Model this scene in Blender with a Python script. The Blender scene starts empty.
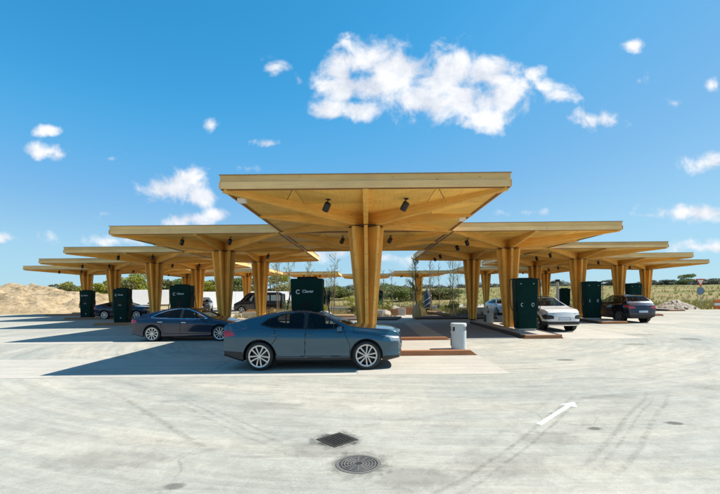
import bpy, math, random
import numpy as np
from mathutils import Vector, Matrix

R = math.radians
random.seed(7)
rng = np.random.default_rng(7)
scene = bpy.context.scene
COL = scene.collection

# ------------------------------------------------------------------ camera
EYE = 1.94
cam_d = bpy.data.cameras.new("camera")
cam = bpy.data.objects.new("camera", cam_d)
COL.objects.link(cam)
cam_d.sensor_width = 36.0
cam_d.lens = 36.0 * 412.6 / 720.0
cam_d.shift_x = -6.5 / 720.0
cam_d.shift_y = 47.0 / 720.0
cam_d.clip_start = 0.1
cam_d.clip_end = 6000
cam.matrix_world = Matrix.Translation((0, 0, EYE)) @ Matrix.Rotation(R(90), 4, 'X') @ Matrix.Rotation(R(-0.55), 4, 'Z')
scene.camera = cam

# ------------------------------------------------------------------ sun + sky
TO_SUN = Vector((4.3, 0.40, 5.0)).normalized()
sun_el = math.asin(TO_SUN.z)
sun_az = math.atan2(TO_SUN.x, TO_SUN.y)
sun_d = bpy.data.lights.new("sun", 'SUN')
sun_d.energy = 5.0
sun_d.angle = R(0.5)
sun_d.color = (1.0, 0.95, 0.86)
sun = bpy.data.objects.new("sun", sun_d)
COL.objects.link(sun)
sun.rotation_euler = (-TO_SUN).to_track_quat('-Z', 'Y').to_euler()
sun.location = (40, 5, 60)

world = bpy.data.worlds.new("World")
scene.world = world
world.use_nodes = True
SKY_STRENGTH = 0.0815
CLOUDS = [  # u, v (tangent-plane direction about +Y), half sizes, weight
    (0.00, 0.560, 0.085, 0.050, 1.0), (-0.05, 0.535, 0.055, 0.045, 1.0),
    (0.085, 0.545, 0.10, 0.060, 1.0), (0.19, 0.535, 0.11, 0.062, 1.0),
    (0.30, 0.525, 0.09, 0.055, 1.0), (0.34, 0.475, 0.075, 0.050, 1.0),
    (0.14, 0.470, 0.13, 0.048, 1.0), (0.245, 0.475, 0.10, 0.050, 1.0), (-0.09, 0.445, 0.055, 0.028, 1.0),
    (-0.02, 0.452, 0.06, 0.030, 1.0), (0.30, 0.420, 0.06, 0.030, 0.9),
    (0.050, 0.500, 0.055, 0.034, 1.0), (-0.02, 0.502, 0.065, 0.030, 1.5), (0.02, 0.505, 0.05, 0.030, 1.4), (0.405, 0.535, 0.030, 0.030, .75), (0.43, 0.495, 0.035, 0.022, .75), (0.465, 0.475, 0.040, 0.026, .7),
    (0.555, 0.418, 0.060, 0.026, .75),
    (-0.47, 0.262, 0.070, 0.040, 1.0), (-0.40, 0.240, 0.055, 0.024, 1.0), (-0.43, 0.185, 0.070, 0.020, 0.9), (-0.36, 0.195, 0.05, 0.02, .8),
    (-0.77, 0.352, 0.055, 0.018, 0.85), (-0.77, 0.404, 0.034, 0.012, .7), (-0.74, 0.345, 0.03, 0.018, .8),
    (-0.37, 0.412, 0.024, 0.022, .7), (-0.245, 0.370, 0.03, 0.013, .8), (-0.28, 0.307, 0.034, 0.013, .8),
    (-0.215, 0.552, 0.03, 0.024, .6), (-0.16, 0.52, 0.018, 0.022, .5),
    (-0.86, 0.145, 0.11, 0.018, .7), (-0.62, 0.200, 0.05, 0.014, .5), (-0.62, 0.335, 0.03, 0.012, .4),
    (0.81, 0.190, 0.10, 0.020, 0.95), (0.84, 0.310, 0.05, 0.022, .8), (0.68, 0.184, 0.04, 0.010, .6), (0.40, 0.195, 0.06, 0.013, .7),
    (0.665, 0.51, 0.032, 0.03, .55), (0.655, 0.595, 0.026, 0.018, .5), (0.84, 0.50, 0.02, 0.02, .5), (0.75, 0.455, 0.03, 0.02, .35),
    (0.80, 0.105, 0.16, 0.018, .6), (0.60, 0.10, 0.10, 0.014, .5), (-0.1, 0.10, 0.16, 0.022, .7), (-0.62, 0.135, 0.14, 0.020, .5),
    (0.1, 0.085, 0.2, 0.018, .6), (0.40, 0.09, 0.2, 0.016, .6),
]
def build_world():
    nt = world.node_tree; nt.nodes.clear(); N = nt.nodes.new; L = nt.links.new
    def mth(op, a, b=None, c=None, clamp=False):
        n = N('ShaderNodeMath'); n.operation = op; n.use_clamp = clamp
        for k, v in enumerate((a, b, c)):
            if v is None: continue
            if isinstance(v, (int, float)): n.inputs[k].default_value = v
            else: L(v, n.inputs[k])
        return n.outputs[0]
    sky = N('ShaderNodeTexSky'); sky.sky_type = 'NISHITA'; sky.sun_disc = False
    sky.sun_elevation = sun_el; sky.sun_rotation = sun_az
    sky.air_density = 1.0; sky.dust_density = 0.25; sky.ozone_density = 3.0; sky.altitude = 0
    # tone curve over the whole sky: clear spring blue, horizon held back from white
    pre = N('ShaderNodeVectorMath'); pre.operation = 'SCALE'; pre.inputs['Scale'].default_value = 0.1; L(sky.outputs[0], pre.inputs[0])
    cv = N('ShaderNodeRGBCurve'); L(pre.outputs[0], cv.inputs['Color'])
    pts = [[(0, 0), (.105, .034), (.144, .076), (.213, .153), (.352, .262), (.62, .335), (1, .42)],
           [(0, 0), (.181, .245), (.243, .31), (.348, .366), (.512, .47), (.68, .525), (1, .60)],
           [(0, 0), (.333, .51), (.419, .585), (.595, .62), (.70, .65), (1, .72)]]
    for c_, pl in zip(cv.mapping.curves[:3], pts):
        c_.points[0].location = pl[0]; c_.points[1].location = pl[-1]
        for q in pl[1:-1]: c_.points.new(*q)
    cv.mapping.update()
    hs = N('ShaderNodeVectorMath'); hs.operation = 'SCALE'; hs.inputs['Scale'].default_value = 10.0; L(cv.outputs[0], hs.inputs[0])
    tc = N('ShaderNodeTexCoord'); d = tc.outputs['Generated']
    sp = N('ShaderNodeSeparateXYZ'); L(d, sp.inputs[0])
    ysafe = mth('MAXIMUM', sp.outputs['Y'], 0.05)
    u = mth('DIVIDE', sp.outputs['X'], ysafe); v = mth('DIVIDE', sp.outputs['Z'], ysafe)
    cx = N('ShaderNodeCombineXYZ'); L(u, cx.inputs[0]); L(v, cx.inputs[1])
    # ragged edges: displace the lookup by noise
    n1 = N('ShaderNodeTexNoise'); n1.inputs['Scale'].default_value = 11; n1.inputs['Detail'].default_value = 9; n1.inputs['Roughness'].default_value = 0.60; n1.inputs['Distortion'].default_value = 0.35
    L(cx.outputs[0], n1.inputs['Vector'])
    mx = None
    for (a, b, ra, rb, w) in CLOUDS:
        if w < .86: w -= .28; ra *= 1.45; rb *= 1.3
        s = N('ShaderNodeVectorMath'); s.operation = 'SUBTRACT'; L(cx.outputs[0], s.inputs[0]); s.inputs[1].default_value = (a, b, 0)
        m = N('ShaderNodeVectorMath'); m.operation = 'MULTIPLY'; L(s.outputs[0], m.inputs[0]); m.inputs[1].default_value = (1 / ra, 1 / rb, 0)
        l = N('ShaderNodeVectorMath'); l.operation = 'LENGTH'; L(m.outputs[0], l.inputs[0])
        q = mth('SUBTRACT', w, l.outputs['Value'])
        mx = q if mx is None else mth('SMOOTH_MAX', mx, q, 0.25)
    nz = mth('MULTIPLY_ADD', n1.outputs['Fac'], 4.0, -2.08)
    dens = mth('ADD', mx, nz)
    # the sky behind and beside goes on with scattered clouds
    n2 = N('ShaderNodeTexNoise'); n2.inputs['Scale'].default_value = 3.2; n2.inputs['Detail'].default_value = 7; L(d, n2.inputs['Vector'])
    g = mth('MULTIPLY_ADD', n2.outputs['Fac'], 6.0, -3.75)
    back = N('ShaderNodeMapRange'); L(sp.outputs['Y'], back.inputs[0]); back.inputs[1].default_value = 0.55; back.inputs[2].default_value = 0.25
    front = mth('SUBTRACT', 1.0, back.outputs[0])
    tot = mth('ADD', mth('MULTIPLY', dens, front), mth('MULTIPLY', g, back.outputs[0]))
    al = N('ShaderNodeMapRange'); al.interpolation_type = 'SMOOTHSTEP'; L(tot, al.inputs[0]); al.inputs[1].default_value = -0.38; al.inputs[2].default_value = 0.68
    up = N('ShaderNodeMapRange'); L(sp.outputs['Z'], up.inputs[0]); up.inputs[1].default_value = 0.0; up.inputs[2].default_value = 0.03
    a2 = mth('MULTIPLY', mth('MULTIPLY', al.outputs[0], up.outputs[0]), 0.95)
    n3 = N('ShaderNodeTexNoise'); n3.inputs['Scale'].default_value = 11; n3.inputs['Detail'].default_value = 7; n3.inputs['Roughness'].default_value = .6; L(cx.outputs[0], n3.inputs['Vector'])
    n3r = N('ShaderNodeMapRange'); L(n3.outputs['Fac'], n3r.inputs[0]); n3r.inputs[1].default_value = .36; n3r.inputs[2].default_value = .60
    cr = N('ShaderNodeMix'); cr.data_type = 'RGBA'; L(n3r.outputs[0], cr.inputs['Factor'])
    cr.inputs['A'].default_value = (4.9, 5.3, 6.1, 1); cr.inputs['B'].default_value = (7.6, 7.6, 7.7, 1)
    mixc = N('ShaderNodeMix'); mixc.data_type = 'RGBA'; L(a2, mixc.inputs['Factor']); L(hs.outputs[0], mixc.inputs['A']); L(cr.outputs['Result'], mixc.inputs['B'])
    bg = N('ShaderNodeBackground'); bg.inputs['Strength'].default_value = SKY_STRENGTH
    L(mixc.outputs['Result'], bg.inputs['Color'])
    out = N('ShaderNodeOutputWorld'); L(bg.outputs[0], out.inputs[0])
build_world()
vs = scene.view_settings
vs.view_transform = 'Standard'; vs.look = 'None'; vs.exposure = 0.75; vs.gamma = 1.0; vs.use_curve_mapping = False
scene.render.engine = 'CYCLES'
scene.cycles.max_bounces = 8; scene.cycles.diffuse_bounces = 5; scene.cycles.transparent_max_bounces = 12
scene.cycles.use_denoising = True

# ------------------------------------------------------------------ materials
MAT = {}
def new_mat(name):
    m = bpy.data.materials.new(name); m.use_nodes = True
    nt = m.node_tree; b = nt.nodes['Principled BSDF']
    MAT[name] = m
    return m, nt, b
def plain(name, col, rough=0.5, metal=0.0, coat=0.0, var=0.12, scale=6.0, bump=0.0, spec=0.5):
    """colour with a little procedural unevenness"""
    m, nt, b = new_mat(name); N = nt.nodes.new; L = nt.links.new
    tc = N('ShaderNodeTexCoord'); n = N('ShaderNodeTexNoise'); n.inputs['Scale'].default_value = scale; n.inputs['Detail'].default_value = 5
    L(tc.outputs['Object'], n.inputs['Vector'])
    mx = N('ShaderNodeMix'); mx.data_type = 'RGBA'; L(n.outputs['Fac'], mx.inputs['Factor'])
    mx.inputs['A'].default_value = tuple(c * (1 - var) for c in col) + (1,)
    mx.inputs['B'].default_value = tuple(min(1, c * (1 + var)) for c in col) + (1,)
    L(mx.outputs['Result'], b.inputs['Base Color'])
    b.inputs['Roughness'].default_value = rough; b.inputs['Metallic'].default_value = metal
    b.inputs['Coat Weight'].default_value = coat; b.inputs['Coat Roughness'].default_value = 0.04
    b.inputs['Specular IOR Level'].default_value = spec
    if bump:
        bp = N('ShaderNodeBump'); bp.inputs['Strength'].default_value = bump; bp.inputs['Distance'].default_value = 0.02
        L(n.outputs['Fac'], bp.inputs['Height']); L(bp.outputs[0], b.inputs['Normal'])
    return m
def wood(name, axis, dark=(0.70, 0.345, 0.045), light=(0.97, 0.555, 0.125), lam=None, rough=0.55):
    """pale spruce; grain along the object's own axis, thin dark grain lines, knots, lamella steps"""
    m, nt, b = new_mat(name); N = nt.nodes.new; L = nt.links.new
    tc = N('ShaderNodeTexCoord'); mp = N('ShaderNodeMapping')
    sc = {'X': (0.9, 13, 13), 'Z': (13, 13, 0.9)}[axis]
    mp.inputs['Scale'].default_value = sc
    oi = N('ShaderNodeObjectInfo')
    off = N('ShaderNodeVectorMath'); off.operation = 'ADD'; L(tc.outputs['Object'], off.inputs[0])
    rv = N('ShaderNodeCombineXYZ'); mlt = N('ShaderNodeMath'); mlt.operation = 'MULTIPLY'; L(oi.outputs['Random'], mlt.inputs[0]); mlt.inputs[1].default_value = 37.0
    L(mlt.outputs[0], rv.inputs[0]); L(mlt.outputs[0], rv.inputs[1]); L(mlt.outputs[0], rv.inputs[2]); L(rv.outputs[0], off.inputs[1])
    L(off.outputs[0], mp.inputs['Vector'])
    n = N('ShaderNodeTexNoise'); n.inputs['Scale'].default_value = 1.6; n.inputs['Detail'].default_value = 8; n.inputs['Roughness'].default_value = 0.7; n.inputs['Distortion'].default_value = 0.6
    L(mp.outputs[0], n.inputs['Vector'])
    cr = N('ShaderNodeValToRGB'); L(n.outputs['Fac'], cr.inputs[0])
    cr.color_ramp.elements[0].position = 0.28; cr.color_ramp.elements[0].color = dark + (1,)
    cr.color_ramp.elements[1].position = 0.68; cr.color_ramp.elements[1].color = light + (1,)
    # knots
    mk = N('ShaderNodeMapping'); mk.inputs['Scale'].default_value = {'X': (2.2, 6, 6), 'Z': (6, 6, 2.2)}[axis]; L(off.outputs[0], mk.inputs['Vector'])
    vo = N('ShaderNodeTexVoronoi'); vo.inputs['Scale'].default_value = 1.0; L(mk.outputs[0], vo.inputs['Vector'])
    kr = N('ShaderNodeMapRange'); L(vo.outputs['Distance'], kr.inputs[0]); kr.inputs[1].default_value = 0.05; kr.inputs[2].default_value = 0.11; kr.inputs[3].default_value = 0.55; kr.inputs[4].default_value = 1.0
    # broad tone + per-piece tone
    n2 = N('ShaderNodeTexNoise'); n2.inputs['Scale'].default_value = 0.8; n2.inputs['Detail'].default_value = 3; L(off.outputs[0], n2.inputs['Vector'])
    tone = N('ShaderNodeMapRange'); L(n2.outputs['Fac'], tone.inputs[0]); tone.inputs[1].default_value = .3; tone.inputs[2].default_value = .7; tone.inputs[3].default_value = 0.84; tone.inputs[4].default_value = 1.1
    pt = N('ShaderNodeMapRange'); L(oi.outputs['Random'], pt.inputs[0]); pt.inputs[3].default_value = 0.80; pt.inputs[4].default_value = 1.06
    a = N('ShaderNodeMath'); a.operation = 'MULTIPLY'; L(kr.outputs[0], a.inputs[0]); L(tone.outputs[0], a.inputs[1])
    a2 = N('ShaderNodeMath'); a2.operation = 'MULTIPLY'; L(a.outputs[0], a2.inputs[0]); L(pt.outputs[0], a2.inputs[1])
    val = a2.outputs[0]
    if lam:
        w = N('ShaderNodeTexWave'); w.wave_type = 'BANDS'; w.bands_direction = lam; w.wave_profile = 'SAW'
        w.inputs['Scale'].default_value = 7.0; w.inputs['Distortion'].default_value = 0.0; L(tc.outputs['Object'], w.inputs['Vector'])
        lr = N('ShaderNodeMapRange'); L(w.outputs['Fac'], lr.inputs[0]); lr.inputs[1].default_value = 0.0; lr.inputs[2].default_value = 0.10; lr.inputs[3].default_value = 0.68; lr.inputs[4].default_value = 1.0
        a3 = N('ShaderNodeMath'); a3.operation = 'MULTIPLY'; L(val, a3.inputs[0]); L(lr.outputs[0], a3.inputs[1]); val = a3.outputs[0]
    vm = N('ShaderNodeVectorMath'); vm.operation = 'SCALE'; L(cr.outputs[0], vm.inputs[0]); L(val, vm.inputs['Scale'])
    L(vm.outputs[0], b.inputs['Base Color'])
    b.inputs['Roughness'].default_value = rough
    bp = N('ShaderNodeBump'); bp.inputs['Strength'].default_value = 0.12; bp.inputs['Distance'].default_value = 0.01; L(n.outputs['Fac'], bp.inputs['Height']); L(bp.outputs[0], b.inputs['Normal'])
    return m
wood('beam_wood', 'X', lam='Z'); wood('fin_wood', 'Z', lam='X')
wood('panel_wood', 'X', dark=(0.78, 0.42, 0.06), light=(0.98, 0.60, 0.14))
wood('fascia_wood', 'X', dark=(0.88, 0.50, 0.18), light=(0.98, 0.625, 0.26))
wood('fascia_upper', 'X', dark=(0.76, 0.43, 0.13), light=(0.90, 0.54, 0.20))
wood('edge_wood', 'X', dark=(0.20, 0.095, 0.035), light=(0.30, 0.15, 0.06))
wood('log_wood', 'X', dark=(0.26, 0.15, 0.06), light=(0.46, 0.29, 0.13))
wood('kerb_timber', 'X', dark=(0.30, 0.11, 0.04), light=(0.47, 0.20, 0.08))
plain('flashing', (0.34, 0.27, 0.18), .8, 0, spec=.1)
plain('black_metal', (0.012, 0.012, 0.013), .4, .2)
plain('steel', (0.45, 0.46, 0.47), .35, .9)
plain('white_plastic', (0.78, 0.78, 0.77), .4)
plain('roof_felt', (0.10, 0.10, 0.095), .9)
plain('charger_green', (0.001, 0.022, 0.018), .5, 0.0, 0.0, var=.2, scale=2, spec=.08)
plain('charger_dark', (0.0015, 0.006, 0.005), .5, spec=.2)
plain('rubber', (0.012, 0.012, 0.012), .75)
plain('cable_black', (0.03, 0.032, 0.034), .4)
plain('letter_white', (0.50, 0.51, 0.51), .5, var=.02)
plain('screen_glass', (0.01, 0.014, 0.015), .08)
plain('bin_white', (0.46, 0.50, 0.50), .45, var=.06)
plain('bin_dark', (0.02, 0.022, 0.024), .5)
plain('kerb_shade_dark', (0.05, 0.04, 0.035), .7, .3, var=.3, bump=.2)  # near-black: shade on the side kerbs painted into their colour
plain('kerb_concrete', (0.50, 0.48, 0.44), .9, var=.15, bump=.2)
plain('asphalt_dark', (0.19, 0.19, 0.185), .9, var=.25, scale=25, bump=.3)
plain('soil', (0.075, 0.05, 0.033), .95, var=.5, scale=3, bump=.8)
plain('gravel', (0.42, 0.37, 0.30), .95, var=.4, scale=12, bump=.6)
plain('boulder', (0.32, 0.28, 0.23), .9, var=.35, scale=3, bump=.6)
plain('burlap', (0.46, 0.35, 0.19), .95, var=.25, scale=14, bump=.6)
plain('bark', (0.17, 0.12, 0.08), .9, var=.3, scale=8)
plain('sheet_dark', (0.03, 0.05, 0.08), .5, var=.4)
plain('hoarding_white', (0.74, 0.74, 0.74), .5, var=.05)
plain('orange_plastic', (0.75, 0.14, 0.02), .5)
plain('marking_white', (0.56, 0.555, 0.53), .8, var=.38, scale=16)
plain('cast_iron', (0.05, 0.048, 0.045), .6, .4, var=.5, scale=30, bump=.3)
plain('iron_rib', (0.17, 0.165, 0.15), .55, .3, var=.35, scale=30)
plain('sign_red', (0.55, 0.03, 0.03), .5); plain('sign_grey', (0.16, 0.22, 0.28), .5); plain('sign_yellow', (0.80, 0.74, 0.55), .5)
# cars
plain('tyre', (0.014, 0.014, 0.015), .7, var=.1); plain('rim_silver', (0.50, 0.51, 0.52), .28, .85, var=.05)
plain('rim_dark', (0.02, 0.02, 0.021), .5, .3); plain('car_black', (0.010, 0.010, 0.011), .45); plain('car_gap', (0.006, 0.006, 0.006), .7)
plain('interior', (0.012, 0.012, 0.013), .7); plain('chrome', (0.75, 0.76, 0.77), .15, 1.0, var=.02)
plain('lamp_clear', (0.30, 0.32, 0.34), .12, .5, 1.0, var=.5, scale=14); plain('lamp_red', (0.45, 0.008, 0.010), .15, 0, 1.0); plain('plate', (0.50, 0.55, 0.62), .4, var=.08)
def paint(name, col, metal=.35, rough=.24):
    m, nt, b = new_mat(name); N = nt.nodes.new; L = nt.links.new
    tc = N('ShaderNodeTexCoord'); n = N('ShaderNodeTexNoise'); n.inputs['Scale'].default_value = 2.5; n.inputs['Detail'].default_value = 6; L(tc.outputs['Object'], n.inputs['Vector'])
    sp = N('ShaderNodeSeparateXYZ'); L(tc.outputs['Object'], sp.inputs[0])
    # road dust settled along the lower flank
    dz = N('ShaderNodeMapRange'); L(sp.outputs['Z'], dz.inputs[0]); dz.inputs[1].default_value = .75; dz.inputs[2].default_value = .2; dz.inputs[3].default_value = 0.0; dz.inputs[4].default_value = .07
    ml = N('ShaderNodeMath'); ml.operation = 'MULTIPLY'; L(dz.outputs[0], ml.inputs[0]); L(n.outputs['Fac'], ml.inputs[1])
    mx = N('ShaderNodeMix'); mx.data_type = 'RGBA'; L(ml.outputs[0], mx.inputs['Factor']); mx.inputs['A'].default_value = col + (1,); mx.inputs['B'].default_value = (.4, .37, .32, 1)
    L(mx.outputs['Result'], b.inputs['Base Color'])
    b.inputs['Metallic'].default_value = metal; b.inputs['Roughness'].default_value = rough
    b.inputs['Coat Weight'].default_value = 1.0; b.inputs['Coat Roughness'].default_value = .03; b.inputs['Specular IOR Level'].default_value = .3
    return m
paint('paint_blue_grey', (0.020, 0.078, 0.120)); paint('paint_navy', (0.006, 0.016, 0.042)); paint('paint_white', (0.66, 0.67, 0.68), 0.0, .35)
paint('paint_dark_blue', (0.008, 0.011, 0.028)); paint('paint_black', (0.008, 0.009, 0.013)); paint('paint_light', (0.72, 0.73, 0.74), 0.0, .35)
def glass(name, tint, mixf):
    m, nt, b = new_mat(name); N = nt.nodes.new; L = nt.links.new
    b.inputs['Base Color'].default_value = (0.008, 0.01, 0.012, 1); b.inputs['Roughness'].default_value = 0.03
    tr = N('ShaderNodeBsdfTransparent'); tr.inputs[0].default_value = tint + (1,)
    mx = N('ShaderNodeMixShader'); mx.inputs[0].default_value = mixf
    L(b.outputs[0], mx.inputs[1]); L(tr.outputs[0], mx.inputs[2]); L(mx.outputs[0], nt.nodes['Material Output'].inputs[0])
    return m
glass('car_glass', (0.62, 0.68, 0.68), 0.62)

def leafmat(name, c1, c2, trans=0.25):
    m, nt, b = new_mat(name); N = nt.nodes.new; L = nt.links.new
    g = N('ShaderNodeNewGeometry'); tc = N('ShaderNodeTexCoord'); n = N('ShaderNodeTexNoise'); n.inputs['Scale'].default_value = .9; L(tc.outputs['Object'], n.inputs['Vector'])
    ad = N('ShaderNodeMath'); ad.operation = 'ADD'; L(g.outputs['Random Per Island'], ad.inputs[0]); L(n.outputs['Fac'], ad.inputs[1])
    hf = N('ShaderNodeMath'); hf.operation = 'MULTIPLY'; L(ad.outputs[0], hf.inputs[0]); hf.inputs[1].default_value = .5
    mx = N('ShaderNodeMix'); mx.data_type = 'RGBA'; L(hf.outputs[0], mx.inputs['Factor']); mx.inputs['A'].default_value = c1 + (1,); mx.inputs['B'].default_value = c2 + (1,)
    L(mx.outputs['Result'], b.inputs['Base Color']); b.inputs['Roughness'].default_value = .7
    t = N('ShaderNodeBsdfTranslucent'); L(mx.outputs['Result'], t.inputs[0])
    ms = N('ShaderNodeMixShader'); ms.inputs[0].default_value = trans
    L(b.outputs[0], ms.inputs[1]); L(t.outputs[0], ms.inputs[2]); L(ms.outputs[0], nt.nodes['Material Output'].inputs[0])
    return m
leafmat('leaf_yellow', (0.16, 0.17, 0.012), (0.36, 0.33, 0.025)); leafmat('leaf_green', (0.085, 0.12, 0.03), (0.21, 0.25, 0.065)); leafmat('leaf_far_hazed', (0.12, 0.135, 0.105), (0.21, 0.215, 0.155))  # skyline leaves paler and greyer: distance haze painted into their colour
leafmat('leaf_olive', (0.07, 0.08, 0.02), (0.18, 0.16, 0.04)); leafmat('grass_blade', (0.17, 0.15, 0.035), (0.42, 0.33, 0.12)); leafmat('twig', (0.14, 0.10, 0.06), (0.26, 0.20, 0.10), 0.0)

def ground_mats():
    # big ground: dry sand on the left, meadow elsewhere
    m, nt, b = new_mat('terrain'); N = nt.nodes.new; L = nt.links.new
    tc = N('ShaderNodeTexCoord'); sp = N('ShaderNodeSeparateXYZ'); L(tc.outputs['Object'], sp.inputs[0])
    n = N('ShaderNodeTexNoise'); n.inputs['Scale'].default_value = .05; n.inputs['Detail'].default_value = 8; L(tc.outputs['Object'], n.inputs['Vector'])
    mp = N('ShaderNodeMapping'); mp.inputs['Scale'].default_value = (.02, .14, 1); L(tc.outputs['Object'], mp.inputs['Vector'])
    ns = N('ShaderNodeTexNoise'); ns.inputs['Scale'].default_value = 1; ns.inputs['Detail'].default_value = 7; ns.inputs['Roughness'].default_value = .65; L(mp.outputs[0], ns.inputs['Vector'])
    gr = N('ShaderNodeValToRGB'); L(ns.outputs['Fac'], gr.inputs[0])
    e = gr.color_ramp.elements; e[0].position = .30; e[0].color = (.075, .10, .02, 1); e[1].position = .68; e[1].color = (.30, .235, .115, 1)
    k = gr.color_ramp.elements.new(.46); k.color = (.165, .16, .05, 1); k = gr.color_ramp.elements.new(.58); k.color = (.24, .18, .085, 1)
    nf = N('ShaderNodeTexNoise'); nf.inputs['Scale'].default_value = 1.2; nf.inputs['Detail'].default_value = 8; L(tc.outputs['Object'], nf.inputs['Vector'])
    sr = N('ShaderNodeValToRGB'); L(nf.outputs['Fac'], sr.inputs[0]); sr.color_ramp.elements[0].position = .3; sr.color_ramp.elements[0].color = (.28, .205, .11, 1); sr.color_ramp.elements[1].position = .7; sr.color_ramp.elements[1].color = (.43, .34, .21, 1)
    # sand within about 30 m of the site, ragged border
    vl = N('ShaderNodeVectorMath'); vl.operation = 'SUBTRACT'; L(tc.outputs['Object'], vl.inputs[0]); vl.inputs[1].default_value = (-32, 50, 0)
    vs_ = N('ShaderNodeVectorMath'); vs_.operation = 'MULTIPLY'; L(vl.outputs[0], vs_.inputs[0]); vs_.inputs[1].default_value = (1 / 46., 1 / 26., 0)
    ln = N('ShaderNodeVectorMath'); ln.operation = 'LENGTH'; L(vs_.outputs[0], ln.inputs[0])
    ad = N('ShaderNodeMath'); ad.operation = 'MULTIPLY_ADD'; L(n.outputs['Fac'], ad.inputs[0]); ad.inputs[1].default_value = 1.2; L(ln.outputs['Value'], ad.inputs[2])
    mr = N('ShaderNodeMapRange'); L(ad.outputs[0], mr.inputs[0]); mr.inputs[1].default_value = 1.5; mr.inputs[2].default_value = 1.75
    mx = N('ShaderNodeMix'); mx.data_type = 'RGBA'; L(mr.outputs[0], mx.inputs['Factor']); L(sr.outputs[0], mx.inputs['A']); L(gr.outputs[0], mx.inputs['B'])
    L(mx.outputs['Result'], b.inputs['Base Color']); b.inputs['Roughness'].default_value = .95; b.inputs['Specular IOR Level'].default_value = .1
    bp = N('ShaderNodeBump'); bp.inputs['Strength'].default_value = .6; bp.inputs['Distance'].default_value = .12; L(nf.outputs['Fac'], bp.inputs['Height']); L(bp.outputs[0], b.inputs['Normal'])

    # dusty drive: pale grey-beige with worn patches, tyre arcs, stains
    m, nt, b = new_mat('drive'); N = nt.nodes.new; L = nt.links.new
    def mth(op, a, b_=None, c=None, clamp=False):
        q = N('ShaderNodeMath'); q.operation = op; q.use_clamp = clamp
        for kk, v in enumerate((a, b_, c)):
            if v is None: continue
            if isinstance(v, (int, float)): q.inputs[kk].default_value = v
            else: L(v, q.inputs[kk])
        return q.outputs[0]
    tc = N('ShaderNodeTexCoord'); P = tc.outputs['Object']
    def noise(scale, detail=6, rough=.6, vec=None, dist=0.0):
        q = N('ShaderNodeTexNoise'); q.inputs['Scale'].default_value = scale; q.inputs['Detail'].default_value = detail; q.inputs['Roughness'].default_value = rough; q.inputs['Distortion'].default_value = dist
        L(vec if vec else P, q.inputs['Vector']); return q.outputs['Fac']
    def mapped(scale, rot=0.0):
        q = N('ShaderNodeMapping'); q.inputs['Scale'].default_value = scale; q.inputs['Rotation'].default_value = (0, 0, rot); L(P, q.inputs['Vector']); return q.outputs[0]
    def rng_(v, a, b_, c, d):
        q = N('ShaderNodeMapRange'); L(v, q.inputs[0])
        for kk, z in zip((1, 2, 3, 4), (a, b_, c, d)): q.inputs[kk].default_value = z
        return q.outputs[0]
    big = noise(.22, 7, .6, None, .4); med = noise(1.1, 8, .68); fine = noise(26, 6, .75); grit = noise(95, 3, .7)
    str1 = noise(1.0, 7, .7, mapped((.22, 2.6, 1), R(0))); str2 = noise(1.0, 7, .72, mapped((.25, 5.5, 1), R(-38)), .5); str3 = noise(1.0, 7, .72, mapped((.3, 5.0, 1), R(52)), .5)
    # wear swept round the station by turning vehicles
    pc = N('ShaderNodeVectorMath'); pc.operation = 'SUBTRACT'; L(P, pc.inputs[0]); pc.inputs[1].default_value = (2.0, 21.0, 0)
    ps = N('ShaderNodeSeparateXYZ'); L(pc.outputs[0], ps.inputs[0]); pr_ = N('ShaderNodeVectorMath'); pr_.operation = 'LENGTH'; L(pc.outputs[0], pr_.inputs[0])
    th = mth('ARCTAN2', ps.outputs['X'], mth('MULTIPLY', ps.outputs['Y'], -1.0))
    def polar(kr, kt):
        c_ = N('ShaderNodeCombineXYZ'); L(mth('MULTIPLY', pr_.outputs['Value'], kr), c_.inputs[0]); L(mth('MULTIPLY', th, kt), c_.inputs[1]); return c_.outputs[0]
    arc1 = noise(1.0, 6, .65, polar(.8, 2.2), .3); arc2 = noise(1.0, 8, .75, polar(4.5, 4.0), .2)
    cr = N('ShaderNodeValToRGB'); L(mth('MULTIPLY_ADD', arc1, .6, mth('MULTIPLY', big, .4)), cr.inputs[0]); E = cr.color_ramp.elements
    E[0].position = .34; E[0].color = (.305, .318, .287, 1); E[1].position = .62; E[1].color = (.475, .44, .362, 1)
    k = E.new(.5); k.color = (.395, .382, .328, 1)
    val = mth('MULTIPLY', rng_(med, .3, .7, .91, 1.08), rng_(fine, .3, .72, .90, 1.06))
    val = mth('MULTIPLY', val, rng_(grit, .35, .7, .86, 1.09))
    val = mth('MULTIPLY', val, rng_(arc2, .34, .62, .84, 1.06))
    crisp = noise(4.5, 11, .78, None, .8)
    val = mth('MULTIPLY', val, rng_(crisp, .34, .64, .84, 1.07))
    crk = N('ShaderNodeTexVoronoi'); crk.feature = 'DISTANCE_TO_EDGE'; crk.inputs['Scale'].default_value = .42
    wv = N('ShaderNodeVectorMath'); wv.operation = 'MULTIPLY_ADD'; nzc = N('ShaderNodeTexNoise'); nzc.inputs['Scale'].default_value = 1.3; nzc.inputs['Detail'].default_value = 5; L(P, nzc.inputs['Vector']); L(nzc.outputs['Color'], wv.inputs[0]); wv.inputs[1].default_value = (1.1, 1.1, 0); L(P, wv.inputs[2]); L(wv.outputs[0], crk.inputs['Vector'])
    val = mth('MULTIPLY', val, mth('SUBTRACT', 1.0, mth('MULTIPLY', mth('MULTIPLY', rng_(crk.outputs['Distance'], .002, .006, 1, 0), rng_(noise(.5, 3), .54, .62, 0, 1)), .22)))
    wearmask = rng_(noise(.35, 5, .6, None, .8), .46, .60, 0, 1)
    val = mth('MULTIPLY', val, mth('SUBTRACT', 1.0, mth('MULTIPLY', mth('MULTIPLY', rng_(str2, .55, .70, 0, 1), wearmask), .5)))
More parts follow.
